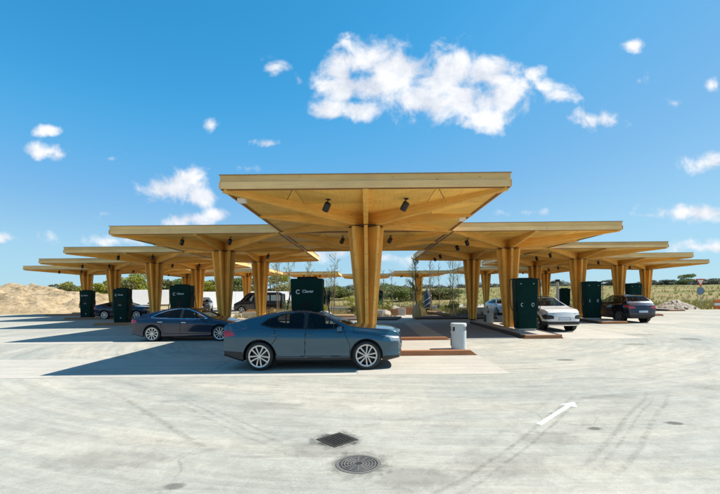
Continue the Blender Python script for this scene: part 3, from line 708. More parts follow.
for (i, lb, dx, dy) in ((1, 'green charger close beside the white car, in front of a column', .05, -2.1), (2, 'green charger left of the dark blue crossover', -.2, -2.1), (3, 'green charger glimpsed behind the dark blue crossover', .0, -2.0)):
    x, y = cell(i, i); charger((x + dx, y + dy, .14), lb, 'socket')
charger((20.6, 43.0, 0), 'small distant charger above the white car bonnet', 'socket', simple=True, H=2.3)
charger((2.15, 66.5, 0), 'tiny distant charger just right of the front column', 'socket', simple=True)
charger((-6.2, 64.5, 0), 'tiny distant charger right of the front charger', 'socket', simple=True)

# ------------------------------------------------------------------ cars
def inpoly(px, pz, poly):
    ins = np.zeros(px.shape, bool); n = len(poly); j = n - 1
    for i in range(n):
        xi, zi = poly[i]; xj, zj = poly[j]
        c = ((zi > pz) != (zj > pz)) & (px < (xj - xi) * (pz - zi) / (zj - zi + 1e-12) + xi); ins ^= c; j = i
    return ins
def segdist(px, pz, a, b):
    ax, az = a; bx, bz = b; dx, dz = bx - ax, bz - az; t = np.clip(((px - ax) * dx + (pz - az) * dz) / (dx * dx + dz * dz), 0, 1)
    return np.hypot(px - ax - t * dx, pz - az - t * dz)
def polydist(px, pz, pl, closed=True):
    d = np.full(px.shape, 9.0); n = len(pl)
    for i in range(n if closed else n - 1): d = np.minimum(d, segdist(px, pz, pl[i], pl[(i + 1) % n]))
    return d
def smooth1(a, xs, sig):
    out = np.empty_like(a)
    for k, x in enumerate(xs):
        w = np.exp(-.5 * ((xs - x) / sig) ** 2); out[k] = (a * w).sum() / w.sum()
    return out
def sub_obj(name, V, F, mat, parent, smooth=True):
    if len(F) == 0: return None
    F = np.asarray(F); u, inv = np.unique(F.ravel(), return_inverse=True); F2 = inv.reshape(F.shape)
    me = bpy.data.meshes.new(name); me.from_pydata(V[u].tolist(), [], F2.tolist()); me.update()
    return obj(name, me, mat, parent, smooth)
WHEELS = {}
def wheel_parts(r, style):
    key = (r, style)
    if key in WHEELS: return WHEELS[key]
    w = .23; RX = Matrix.Rotation(R(90), 4, 'X')   # wheel axis along y, outer side at -y
    rr = r * .765
    t = MB().lathe([(rr, -w / 2 + .02), (rr + .03, -w / 2), (r - .035, -w / 2 - .004), (r - .008, -w / 2 + .022), (r, -w / 2 + .05), (r, w / 2 - .05), (r - .01, w / 2 - .02), (r - .04, w / 2), (rr, w / 2 - .01)], 44, RX).mesh('wheel')
    d = MB().lathe([(0, w / 2 - .075), (rr * .98, w / 2 - .06), (rr, -w / 2 + .02)], 40, RX).mesh('brake_disc')
    m = MB(); m.lathe([(rr - .035, w / 2 - .045), (rr - .030, w / 2 - .012), (rr + .004, w / 2 - .006), (rr + .008, w / 2 - .03)], 44, RX)
    m.lathe([(0, w / 2 - .012), (.05, w / 2 - .014), (.062, w / 2 - .05)], 20, RX)
    ns, wd, tw = {'ten': (5, .032, .62), 'turbine': (10, .034, 0.0), 'five': (5, .075, 0.0)}[style]
    for k in range(ns):
        a = 2 * math.pi * k / ns + .3
        offs = (-1, 1) if style == 'ten' else (0,)
        for s in offs:
            a_in, a_out = a + s * .50, a + s * .24
            p0 = (math.cos(a_in) * .045, math.sin(a_in) * .045); p1 = (math.cos(a_out) * (rr - .012), math.sin(a_out) * (rr - .012))
            dx, dz = p1[0] - p0[0], p1[1] - p0[1]; l = math.hypot(dx, dz); nx_, nz_ = -dz / l * wd / 2, dx / l * wd / 2
            ya, yb = -(w / 2 - .012), -(w / 2 - .05)
            quad = [(p0[0] + nx_ * .8, p0[1] + nz_ * .8), (p0[0] - nx_ * .8, p0[1] - nz_ * .8), (p1[0] - nx_ * 1.25, p1[1] - nz_ * 1.25), (p1[0] + nx_ * 1.25, p1[1] + nz_ * 1.25)]
            m.add([(x, ya, z) for x, z in quad] + [(x, yb, z) for x, z in quad], [(3, 2, 1, 0), (4, 5, 6, 7), (0, 1, 5, 4), (1, 2, 6, 5), (2, 3, 7, 6), (3, 0, 4, 7)])
    rim = m.mesh('rim')
    for me in (t, d): me.polygons.foreach_set('use_smooth', [True] * len(me.polygons))
    WHEELS[key] = (t, d, rim); return WHEELS[key]
def catmull(P, cnts):
    out = []
    n = len(P)
    for i in range(n - 1):
        p0 = P[max(i - 1, 0)]; p1 = P[i]; p2 = P[i + 1]; p3 = P[min(i + 2, n - 1)]
        for k in range(cnts[i]):
            t = k / cnts[i]
            # softened tangents keep the section free of overshoot
            tk = .20 if i in (2, 3) else .38; m1 = (p2 - p0) * tk; m2 = (p3 - p1) * tk
            out.append((2 * t ** 3 - 3 * t ** 2 + 1) * p1 + (t ** 3 - 2 * t ** 2 + t) * m1 + (-2 * t ** 3 + 3 * t ** 2) * p2 + (t ** 3 - t ** 2) * m2)
    out.append(P[-1]); return np.array(out)
def make_car(name, C, paintm, loc, heading, label, cat, group='parked cars', res=.02):
    """C: shape table. Local x forward, y left, z up, ground at 0."""
    root = empty(name, loc, heading); tag(root, label, cat, group); root.scale = (1, 1, C.get('zs', 1.0))
    L, W, r = C['L'], C['W'], C['r']
    nx = int(L / res); tt = np.linspace(0, 1, nx + 1); xs = (tt - .5) * L
    top = smooth1(np.interp(xs, *zip(*sorted(C['top']))), xs, .05); belt = smooth1(np.interp(xs, *zip(*sorted(C['belt']))), xs, .08); z0 = smooth1(np.interp(xs, *zip(*sorted(C['low']))), xs, .05)
    belt = np.minimum(belt, top - .05)
    tf = np.clip((xs - (L / 2 - .75)) / .75, 0, 1); tr = np.clip((-xs - (L / 2 - .8)) / .8, 0, 1)
    wv = W / 2 * (1 - C.get('tf', .20) * tf ** 2.6 - C.get('tr', .15) * tr ** 2.6)
    g = np.clip((top - belt - .05) / .42, 0, 1); g = g * g * (3 - 2 * g)
    # the greenhouse pulls in with its own height, not before
    yr = (wv - .10) * (1 - g) + C['wr'] * g
    fwd = xs > 0
    f_ = .02 / res
    cn = [max(1, int(round(c * f_))) for c in (3, 9, 14, 12, 4, 26, 5, 14, 14)]
    rings = []
    for k in range(nx + 1):
        w, b, t, zl, gg, y6 = wv[k], belt[k], top[k], z0[k], g[k], yr[k]
        P = np.array([(w - .13, zl), (w - .055, zl + .05), (w - .05, zl + .24), (w, zl + (b - zl) * .74), (w - .03, b - .055), (w - .075, b),
                      (y6 + .02, t - .06 * gg - .024 * (1 - gg)), (y6 - .07, t - .02 * gg - .012 * (1 - gg)), (y6 * .5, t - .003), (0, t + .004)])
        rings.append(catmull(P, cn))
    H_ = np.array(rings)                            # nx+1, nr, 2
    nr = H_.shape[1]
    full = np.concatenate([np.stack([H_[:, :, 0], H_[:, :, 1]], -1), np.stack([-H_[:, ::-1, 0], H_[:, ::-1, 1]], -1)[:, 1:]], 1)
    nf = full.shape[1]
    # bow the nose and tail in plan
    xx = np.repeat(xs[:, None], nf, 1)
    bow = np.where(xs > 0, C.get('bowf', .10) * tf ** 2, 0)[:, None] * (np.abs(full[:, :, 0]) / (W / 2)) ** 2 - np.where(xs < 0, C.get('bowr', .07) * tr ** 2, 0)[:, None] * (np.abs(full[:, :, 0]) / (W / 2)) ** 2
    xx = xx - bow
    V = np.stack([xx, full[:, :, 0], full[:, :, 1]], -1).reshape(-1, 3)
    I, J = np.meshgrid(np.arange(nx), np.arange(nf - 1), indexing='ij'); I = I.ravel(); J = J.ravel()
    F = np.stack([I * nf + J, I * nf + J + 1, (I + 1) * nf + J + 1, (I + 1) * nf + J], 1)
    vi = np.minimum(J, nf - 2 - J)                   # ring cell index from the sill
    cum = np.cumsum([0] + cn); i_belt, i_rail, i_top = cum[5], cum[6], cum[7]
    cx, cy, cz = V[F].mean(1).T
    # wheel arches
    xw = (C['xf'], C['xf'] - C['wb']); Ra = r + C.get('arch', .045)
    keep = np.ones(len(F), bool)
    side = vi < cum[5]
    for a in xw:
        keep &= ~(side & (np.hypot(cx - a, cz - r) < Ra))
    used = np.zeros(len(V), bool); used[F[keep].ravel()] = True
    jv = np.tile(np.arange(nf), nx + 1); sidev = np.minimum(jv, nf - 1 - jv) <= cum[5]
    for a in xw:
        d = np.hypot(V[:, 0] - a, V[:, 2] - r); mk = used & sidev & (d < Ra)
        s_ = Ra / np.maximum(d[mk], 1e-3); V[mk, 0] = a + (V[mk, 0] - a) * s_; V[mk, 2] = r + (V[mk, 2] - r) * s_
    F = F[keep]; vi = vi[keep]; cx, cy, cz = V[F].mean(1).T
    cls = np.full(len(F), 'body', dtype=object)
    sd = vi < i_belt
    # hood and tailgate
    hb, hf = C['hood']; up = vi >= cum[4]
    cls[up & (cx > hb) & (cx < hf)] = 'bonnet'
    gp = (vi == cum[4]) & (cx > hb) & (cx < hf) | (up & (np.abs(cx - hb) < res * .5)) | (up & (np.abs(cx - hf) < res * .5))
    cls[gp] = 'gap'
    # doors
    for nm, dp in C['doors']:
        ins = inpoly(cx, cz, dp) & (vi < i_belt + 1); cls[ins] = nm
        cls[(polydist(cx, cz, dp) < max(res * .5, .0085)) & (vi < i_belt + 1)] = 'gap'
    # windows
    ws = (vi >= i_belt) & (vi < i_rail + 1)
    dlo = C['dlo']; cls[ws & (polydist(cx, cz, dlo) < C.get('trim_w', .03))] = 'trim'
    ins = ws & inpoly(cx, cz, dlo); cls[ins] = 'window'
    for px in C['pillars']: cls[ins & (np.abs(cx - px[0] - px[1] * (cz - 1.0)) < px[2])] = 'pillar'
    ts = vi >= i_top - 1
    (w0, w1), (r0, r1) = C['wind'], C['rear']
    wcurve = .14 * (cy / (W / 2)) ** 2
    cls[ts & (cx < w0 - wcurve) & (cx > w1 - wcurve * .5)] = 'windscreen'
    cls[ts & (cx > r0 + wcurve * .5) & (cx < r1 + wcurve * .5)] = 'rear_window'
    if C.get('glass_roof'): cls[ts & (cx <= w1 - wcurve * .5 - .03) & (cx >= r1 + wcurve * .5 + .03)] = 'roof'
    # cladding + lamps on the flanks
    cls[(cz < C['clad'](cx)) & (vi < cum[4])] = 'cladding'
    if C.get('arch_clad'):
        for a in xw: cls[(vi < cum[4]) & (np.hypot(cx - a, cz - r) < Ra + C['arch_clad'])] = 'cladding'
    cls[inpoly(cx, cz, C['head']) & (vi < cum[5] + 2)] = 'headlight'
    cls[inpoly(cx, cz, C['tail']) & (vi < cum[5] + 2)] = 'taillight'
    allF, allC = [F], [cls]
    # end caps
    caps = []
    for end in (nx, 0):
        sg = 1 if end else -1; hr = H_[end]; ny = max(8, int(W / res)); e = []
        base = len(V); rows = []
        bulge = C.get('bulf', .05) if sg > 0 else C.get('bulr', .04)
        prof = C['nose'] if sg > 0 else C['tailp']
        zz0, zz1 = hr[0, 1], hr[-1, 1]
        for (yk, zk) in hr:
            ex = np.interp(zk, *zip(*prof)); c = np.linspace(-1, 1, ny + 1)
            yv = c * yk; bo = (C.get('bowf', .10) if sg > 0 else C.get('bowr', .07)) * (np.abs(yv) / (W / 2)) ** 2
            xv = sg * L / 2 - sg * bo + sg * ex * (1 - np.abs(c) ** 4)
            rows.append(np.stack([xv, yv, np.full(ny + 1, zk) + .002 * (1 - np.abs(c))], 1))
        Vc = np.concatenate(rows); V = np.concatenate([V, Vc]); m_ = ny + 1
        A, B = np.meshgrid(np.arange(nr - 1), np.arange(ny), indexing='ij'); A = A.ravel(); B = B.ravel()
        Fc = np.stack([base + A * m_ + B, base + A * m_ + B + 1, base + (A + 1) * m_ + B + 1, base + (A + 1) * m_ + B], 1)
        if sg < 0: Fc = Fc[:, ::-1]
        q = V[Fc].mean(1); cc = np.full(len(Fc), 'body', dtype=object)
        for (nm, pol) in (C['face_f'] if sg > 0 else C['face_r']): cc[inpoly(np.abs(q[:, 1]), q[:, 2], pol)] = nm
        allF.append(Fc); allC.append(cc)
    F = np.concatenate(allF); cls = np.concatenate(allC); ctr = V[F].mean(1)
    mats = {'body': paintm, 'bonnet': paintm, 'gap': 'car_gap', 'trim': C.get('trim', 'car_black'), 'window': 'car_glass', 'windscreen': 'car_glass', 'rear_window': 'car_glass', 'pillar': 'car_black',
            'roof': C.get('roof_mat', 'screen_glass'), 'cladding': 'car_black', 'headlight': C.get('head_mat', 'lamp_clear'), 'taillight': 'lamp_red', 'grille': 'car_black', 'number_plate': 'plate', 'front_door': paintm, 'rear_door': paintm, 'light_bar': 'lamp_red', 'tailgate': paintm, 'silver': 'chrome', 'lamp_strip': 'lamp_clear'}
    nmap = {'gap': 'panel_gap', 'trim': 'window_trim', 'silver': 'skid_plate', 'pillar': 'door_pillar'}
    split = {'window', 'front_door', 'rear_door', 'headlight', 'taillight', 'trim', 'pillar', 'lamp_strip'}
    for nm in sorted(set(cls)):
        sel = cls == nm
        if nm in split:
            for s in (1, -1):
                q = sel & (ctr[:, 1] * s > 0)
                if nm == 'window' and q.any():
                    pv = C['pillars'][0]; fr = ctr[:, 0] > pv[0]
                    sub_obj('window', V, F[q & fr], mats[nm], root); sub_obj('window', V, F[q & ~fr], mats[nm], root)
                elif nm == 'headlight' and q.any(): sub_obj('headlight', V, F[q], mats[nm], root)
                else: sub_obj(nmap.get(nm, nm), V, F[q], mats[nm], root)
        else: sub_obj(nmap.get(nm, nm), V, F[sel], mats[nm], root)
    # wheel wells, floor, seats
    for a in xw:
        for s in (1, -1):
            m = MB()
            n = 20; v = []; f = []
            for k in range(n + 1):
                w = math.pi * (k / n) * 1.16 - .25
                for yy in (W / 2 - .035, W / 2 - .36): v.append((a + math.cos(w) * (Ra + .004), s * yy, r + math.sin(w) * (Ra + .004)))
            for k in range(n): f.append((2 * k, 2 * k + 1, 2 * k + 3, 2 * k + 2))
            m.add(v, f)
            v = [(a, s * (W / 2 - .36), r)] + [(a + math.cos(2 * math.pi * k / n) * Ra, s * (W / 2 - .36), r + math.sin(2 * math.pi * k / n) * Ra) for k in range(n)]
            m.add(v, [(0, 1 + k, 1 + (k + 1) % n) for k in range(n)])
            m.build('wheel_well', 'car_black', root)
    zl = C['low'][len(C['low']) // 2][1]
    m = MB(); m.box((0, 0, zl + .07), (L * .86, W - .80, .10)); m.box(((xw[0] + xw[1]) / 2, 0, zl + .05), (C['wb'] - 2 * Ra - .04, W - .24, .08)); m.build('floor_pan', 'car_black', root)
    hgt = C['H']
    for (sx, sb) in ((C['seatx'], .0), (C['seatx'] - .95, .0)):
        for s in (1, -1):
            m = MB().prism([(sx + .28, .42), (sx + .30, .56), (sx - .16, .60), (sx - .34, hgt * .73), (sx - .46, hgt * .73), (sx - .30, .42)][::-1], s * .37 - .24, s * .37 + .24, 'xz')
            m.box((sx - .42, s * .37, hgt * .73 + .09), (.09, .26, .18)); m.build('seat', 'interior', root, bevel=.03)
    m = MB().prism([(w0 - .05, .60), (w0 - .02, belt.max() - .12), (w0 - .62, belt.max() - .10), (w0 - .66, .60)][::-1], -W / 2 + .16, W / 2 - .16, 'xz'); m.build('dashboard', 'interior', root, bevel=.02)
    # wheels
    t, d, rim = wheel_parts(r, C['rim'])
    for a in xw:
        for s in (-1, 1):
            o = obj('wheel', t, 'tyre', root); o.location = (a, s * (W / 2 - .125), r); o.rotation_euler = (0, random.uniform(0, 1) , 0 if s < 0 else math.pi)
            obj('brake_disc', d, 'rim_dark', o); obj('rim', rim, C.get('rim_mat', 'rim_silver'), o)
    # mirrors and handles
    mx_, mz_ = C['mirror']
    for s in (1, -1):
        yk = W / 2
        m = MB(); m.box((mx_, s * (yk + .07), mz_), (.15, .20, .12), top=(.8, .9)); mi = m.build('door_mirror', C.get('mirror_mat', paintm), root, bevel=.03)
        for hx, hz in C['handles']:
            MB().box((hx, s * (np.interp(hx, xs, wv) - .004), hz), (.20, .025, .025)).build('door_handle', C.get('handle_mat', paintm), root, bevel=.006)
    return root

FASTBACK = dict(L=4.61, W=1.86, H=1.48, r=.355, wb=2.735, xf=1.415, wr=.57, tf=.15, tr=.10, bowf=.09, bowr=.07,
    top=[(2.305, .87), (2.275, .93), (2.18, .975), (1.9, 1.005), (1.6, 1.03), (1.2, 1.065), (1.0, 1.10), (.62, 1.25), (.25, 1.40), (0, 1.45), (-.35, 1.478), (-.75, 1.455), (-1.2, 1.395), (-1.65, 1.285), (-1.95, 1.215), (-2.18, 1.175), (-2.27, 1.13), (-2.305, 1.02)],
    belt=[(2.3, .80), (1.4, .94), (.8, .975), (0, .985), (-.9, 1.01), (-1.6, 1.03), (-2.3, .98)], low=[(2.3, .27), (1.9, .20), (0, .19), (-1.8, .22), (-2.3, .36)],
    hood=(1.10, 2.20), doors=[('front_door', [(.98, .34), (1.0, .60), (.84, .96), (.84, 1.02), (-.13, 1.02), (-.17, .34)]), ('rear_door', [(-.17, .34), (-.13, 1.02), (-.95, 1.04), (-.88, .80), (-1.02, .62), (-.86, .34)])],
    dlo=[(-1.28, 1.135), (-1.12, 1.25), (-.75, 1.365), (-.30, 1.405), (.05, 1.385), (.32, 1.30), (.82, 1.035), (.3, 1.02), (-.3, 1.03), (-1.0, 1.065)], pillars=[(-.15, .05, .05), (.58, 0, .012)],
    wind=(1.04, .20), rear=(-1.80, -.98), clad=lambda x: np.where(x < -1.75, .46 + (x + 1.75) * -.06, np.where(x > 1.85, .34, .315)),
    head=[(1.80, .845), (1.98, .80), (2.06, .70), (2.4, .69), (2.4, .80), (2.10, .825)], tail=[(-2.5, .80), (-1.93, .87), (-2.06, .99), (-2.5, 1.02)],
    nose=[(.2, .0), (.35, .06), (.6, .08), (.8, .03)], tailp=[(.3, .02), (.6, .06), (.95, .02)],
    face_f=[('grille', [(0, .50), (.52, .50), (.48, .66), (0, .66)]), ('headlight', [(.55, .68), (.95, .68), (.95, .80), (.58, .80)]), ('cladding', [(0, .2), (.9, .2), (.9, .38), (0, .36)]), ('number_plate', [(0, .42), (.26, .42), (.26, .53), (0, .53)])],
    face_r=[('cladding', [(0, .2), (.95, .2), (.95, .52), (0, .5)]), ('light_bar', [(0, .90), (.9, .86), (.9, .96), (0, .94)]), ('number_plate', [(0, .60), (.26, .60), (.26, .71), (0, .71)])],
    rim='ten', arch=.06, zs=1.035, seatx=.20, mirror=(.74, 1.03), handles=[(-.02, .86), (-.92, .885)], glass_roof=True)
SEDAN = dict(FASTBACK); SEDAN.update(zs=1.0, arch=.045, L=4.69, W=1.85, H=1.44, r=.335, wb=2.875, xf=1.50, wr=.54, tf=.24,
    top=[(2.345, .60), (2.25, .70), (2.0, .80), (1.5, .92), (1.15, .985), (.70, 1.20), (.30, 1.355), (0, 1.42), (-.30, 1.442), (-.7, 1.42), (-1.2, 1.32), (-1.7, 1.17), (-2.0, 1.075), (-2.2, 1.05), (-2.29, 1.02), (-2.345, .90)],
    belt=[(2.3, .62), (1.4, .84), (.8, .91), (0, .935), (-.9, .965), (-1.6, .985), (-2.3, .97)], low=[(2.3, .24), (1.9, .18), (0, .17), (-1.8, .19), (-2.3, .30)],
    hood=(1.18, 2.10), doors=[('front_door', [(1.03, .33), (1.03, .62), (.90, .93), (-.15, .96), (-.20, .33)]), ('rear_door', [(-.20, .33), (-.15, .96), (-1.1, .98), (-1.0, .74), (-.90, .33)])],
    dlo=[(-1.42, 1.03), (-1.15, 1.175), (-.80, 1.30), (-.35, 1.365), (.05, 1.34), (.38, 1.23), (.92, .965), (.3, .962), (-.3, .98), (-1.1, 1.005)], trim='chrome', trim_w=.024, pillars=[(-.18, .05, .05), (.60, 0, .01)],
    wind=(1.10, .22), rear=(-1.85, -.95), clad=lambda x: np.where(np.abs(x) > 2.0, .24, .235),
    head=[(1.85, .70), (2.05, .60), (2.4, .54), (2.4, .64), (2.1, .71)], tail=[(-2.5, .78), (-2.02, .80), (-2.06, .92), (-2.5, .95)], rim='turbine', handles=[(-.02, .80), (-1.02, .83)], handle_mat='chrome', mirror=(.78, .985),
    face_f=[('cladding', [(0, .2), (.6, .2), (.55, .30), (0, .30)]), ('headlight', [(.55, .54), (.95, .54), (.95, .64), (.6, .64)]), ('number_plate', [(0, .36), (.26, .36), (.26, .47), (0, .47)])])
CROSS = dict(FASTBACK); CROSS.update(L=4.68, W=1.89, H=1.68, r=.36, wb=2.80, xf=1.43, wr=.60, tf=.14, tr=.12, bowf=.10, bowr=.07,
    top=[(2.34, .90), (2.25, 1.0), (2.05, 1.06), (1.5, 1.11), (1.2, 1.15), (.95, 1.21), (.55, 1.43), (.20, 1.58), (-.1, 1.645), (-.6, 1.68), (-1.3, 1.65), (-1.65, 1.58), (-1.95, 1.33), (-2.15, 1.16), (-2.28, 1.10), (-2.34, 1.0)],
    belt=[(2.3, .86), (1.4, 1.02), (.8, 1.06), (0, 1.08), (-.9, 1.11), (-1.8, 1.15), (-2.3, 1.05)], low=[(2.3, .30), (1.9, .25), (0, .24), (-1.8, .26), (-2.3, .36)],
    hood=(1.16, 2.20), doors=[('front_door', [(.98, .40), (1.0, .66), (.86, 1.05), (-.13, 1.08), (-.17, .40)]), ('rear_door', [(-.17, .40), (-.13, 1.09), (-1.05, 1.12), (-.95, .86), (-1.0, .70), (-.86, .40)])],
    dlo=[(-1.65, 1.20), (-1.45, 1.46), (-.9, 1.56), (-.35, 1.585), (.0, 1.56), (.30, 1.46), (.86, 1.125), (.3, 1.12), (-.3, 1.13), (-1.0, 1.15)], pillars=[(-.15, .05, .05), (-1.02, .05, .04)],
    wind=(1.08, .16), rear=(-2.02, -1.60), clad=lambda x: np.where(np.abs(x) > 1.85, .50, .42), arch_clad=.06,
    head=[(1.95, .80), (2.05, .60), (2.5, .58), (2.5, .84)], tail=[(-2.5, .88), (-1.98, .98), (-2.0, 1.05), (-2.5, 1.06)], head_mat='car_black', rim='five', mirror=(.78, 1.13), handles=[(-.02, .96), (-.95, .99)], glass_roof=True, mirror_mat='car_black',
    nose=[(.25, .0), (.45, .06), (.7, .08), (.95, .03)], tailp=[(.3, .03), (.6, .07), (1.05, .02)],
    face_f=[('headlight', [(.50, .62), (.95, .58), (.95, .84), (.62, .80), (.50, .76)]), ('lamp_strip', [(.46, .845), (.95, .855), (.95, .885), (.46, .875)]), ('grille', [(0, .34), (.92, .34), (.92, .50), (0, .50)]), ('silver', [(0, .2), (.75, .2), (.7, .33), (0, .33)]), ('grille', [(0, .555), (.29, .555), (.29, .705), (0, .705)]), ('number_plate', [(0, .57), (.27, .57), (.27, .69), (0, .69)])],
    face_r=[('cladding', [(0, .2), (.95, .2), (.95, .52), (0, .5)]), ('light_bar', [(.42, .88), (.95, .86), (.95, 1.02), (.5, .97)]), ('silver', [(0, .26), (.6, .26), (.6, .34), (0, .34)]), ('number_plate', [(0, .62), (.27, .62), (.27, .74), (0, .74)])])
VAN = dict(CROSS); VAN.update(L=5.25, W=1.95, H=2.15, r=.35, wb=3.25, xf=1.70, wr=.80, tf=.14, tr=.05, arch_clad=0, glass_roof=True, roof_mat='paint_light',
    top=[(2.62, .95), (2.5, 1.05), (2.1, 1.22), (1.85, 1.32), (1.45, 1.75), (1.15, 2.02), (.8, 2.12), (0, 2.15), (-2.3, 2.14), (-2.55, 2.05), (-2.62, 1.95)],
    belt=[(2.6, .9), (2.0, 1.12), (1.4, 1.2), (-2.6, 1.2)], low=[(2.6, .28), (2, .24), (0, .24), (-2, .24), (-2.6, .34)], hood=(1.95, 2.5),
    doors=[('front_door', [(1.30, .40), (1.35, 1.2), (.35, 1.2), (.35, .40)]), ('rear_door', [(.30, .40), (.30, 1.2), (-.9, 1.2), (-.9, .40)])],
    dlo=[(-2.4, 1.28), (-2.4, 1.85), (.6, 1.88), (1.0, 1.80), (1.50, 1.26)], pillars=[(.35, 0, .06), (-.9, 0, .06)], wind=(1.85, 1.05), rear=(-2.63, -2.60), clad=lambda x: np.full_like(x, .32),
    head=[(2.15, .95), (2.2, .75), (2.8, .75), (2.8, .98)], tail=[(-2.8, .8), (-2.55, .8), (-2.55, 1.3), (-2.8, 1.3)], seatx=1.0, mirror=(1.45, 1.3), handles=[(.5, 1.05)], nose=[(.25, 0), (.6, .06), (1.0, .02)], tailp=[(.3, .01), (1.9, .01)],
    face_f=[('grille', [(0, .4), (.6, .4), (.6, .66), (0, .66)]), ('headlight', [(.6, .74), (.98, .74), (.98, .95), (.65, .95)])], face_r=[('rear_window', [(0, 1.25), (.75, 1.25), (.7, 1.8), (0, 1.8)])])
make_car('fastback_car', FASTBACK, 'paint_blue_grey', (-1.43, 11.42, .006), 0.0, 'blue-grey fastback car parked side-on in front, its nose in the sun', 'car', res=.0125)
make_car('sedan_car', SEDAN, 'paint_navy', (-7.72, 18.35, .006), 0.0, 'dark navy sedan with bright window line behind the blue-grey car', 'car')
make_car('crossover_car', CROSS, 'paint_white', (9.50, 22.2, .006), R(-90), 'white crossover facing out beside the green charger', 'car')
make_car('crossover_car', CROSS, 'paint_dark_blue', (16.75, 27.35, .006), R(90), 'dark blue crossover seen from behind, on the far right', 'car')
make_car('fastback_car', FASTBACK, 'paint_navy', (-21.0, 36.0, 0), 0.0, 'dark car half hidden between the two left chargers', 'car', res=.045)
make_car('sedan_car', SEDAN, 'paint_light', (12.1, 37.0, 0), R(-90), 'white car glimpsed between right columns behind the litter bin', 'car', res=.045)
make_car('van', VAN, 'paint_black', (-11.5, 44.5, 0), R(180), 'black van with pale roof behind the left columns', 'van', 'parked vans', res=.05)
make_car('crossover_car', CROSS, 'paint_black', (-19.4, 49.0, 0), R(-75), 'black car far back in front of the white hoarding', 'car', res=.05)

# ------------------------------------------------------------------ bins
def superell(a, b, n=28, p=3.2):
    return [(math.copysign(abs(math.cos(2 * math.pi * k / n)) ** (2 / p), math.cos(2 * math.pi * k / n)) * a, math.copysign(abs(math.sin(2 * math.pi * k / n)) ** (2 / p), math.sin(2 * math.pi * k / n)) * b) for k in range(n)]
def litter_bin(loc, label, rz):
    t = empty('litter_bin', loc, rz); tag(t, label, 'bin', 'litter bins on the islands')
    def ring(lv):
        m = MB(); pl = superell(.26, .22); n = len(pl); v = []; f = []
        for z, k in lv: v += [(a * k, b * k, z) for a, b in pl]
        for q in range(len(lv) - 1):
            for k in range(n): f.append((q * n + k, q * n + (k + 1) % n, (q + 1) * n + (k + 1) % n, (q + 1) * n + k))
        f.append(tuple(range(n))[::-1]); f.append(tuple(range((len(lv) - 1) * n, len(lv) * n))); return m.add(v, f)
    ring([(.0, .92), (.02, .95), (.60, 1.0), (.62, .99)]).build('bin_body', 'bin_white', t, smooth=False)
    ring([(.62, .86), (.76, .86)]).build('bin_liner', 'bin_dark', t)
    for a, b in ((.215, .0), (-.215, .0)): MB().box((a, b, .69), (.05, .30, .14)).build('lid_post', 'bin_white', t)
    MB().box((0.03, -.205, .69), (.30, .03, .14)).build('lid_post', 'bin_white', t)
    ring([(.76, 1.0), (.775, 1.04), (.85, 1.04), (.87, .98), (.875, .85)]).build('bin_lid', 'bin_white', t)
    MB().box((-.262, 0, .32), (.02, .20, .42)).build('bin_door', 'bin_dark', t, bevel=.004)
    MB().box((-.277, .05, .40), (.012, .02, .06)).build('lock', 'steel', t)
    return t
litter_bin((3.12, 14.05, .045), 'pale grey litter bin at the end of the front island', R(-12))
litter_bin((7.15, 24.2, .14), 'pale litter bin half in shade between two right-hand columns', R(20))

# ------------------------------------------------------------------ road marks, drain covers
def arrow():
    p0, p1 = Vector((2.50, 6.04)), Vector((3.64, 7.26)); d = (p1 - p0).normalized(); n = Vector((-d.y, d.x)); L = (p1 - p0).length
    pts = [p0 + n * .037, p0 - n * .037, p0 + d * (L - .34) - n * .037, p0 + d * (L - .34) - n * .145, p1, p0 + d * (L - .34) + n * .145, p0 + d * (L - .34) + n * .037]
    m = MB().prism([(p.x, p.y) for p in pts], -.01, .005); tag(m.build('arrow_marking', 'marking_white'), kind='structure')
arrow()
def manhole():
    t = empty('manhole_cover', (-.11, 4.71, 0)); tag(t, 'round iron manhole cover with ringed ribs in the foreground', 'manhole cover')
    MB().lathe([(0, -.02), (.235, -.02), (.235, .004), (0, .004)], 40).build('lid', 'cast_iron', t)
    for rr in (.055, .09, .125, .16, .195): MB().lathe([(rr - .008, .003), (rr - .006, .0075), (rr + .006, .0075), (rr + .008, .003)], 40).build('rib_ring', 'iron_rib', t)
    MB().lathe([(.222, .0), (.222, .006), (.26, .005), (.262, -.01)], 44).build('frame', 'iron_rib', t)
    for k in range(12):
        a = k * math.pi / 6; m = MB().box((.125, 0, .004), (.16, .012, .0055)).build('rib', 'iron_rib', t); m.rotation_euler = (0, 0, a)
manhole()
def grate():
    t = empty('drain_grate', (-.41, 5.50, 0), R(42)); tag(t, 'square iron drain grate behind the round manhole cover', 'drain')
    MB().box((0, 0, .0), (.395, .395, .004)).build('sump', 'black_metal', t)
    for s in (-1, 1):
        MB().box((s * .18, 0, .002), (.04, .40, .008)).build('frame', 'cast_iron', t); MB().box((0, s * .18, .002), (.32, .04, .008)).build('frame', 'cast_iron', t)
    for k in range(7): MB().box((-.135 + k * .045, 0, .003), (.02, .318, .007)).build('bar', 'cast_iron', t)
grate()

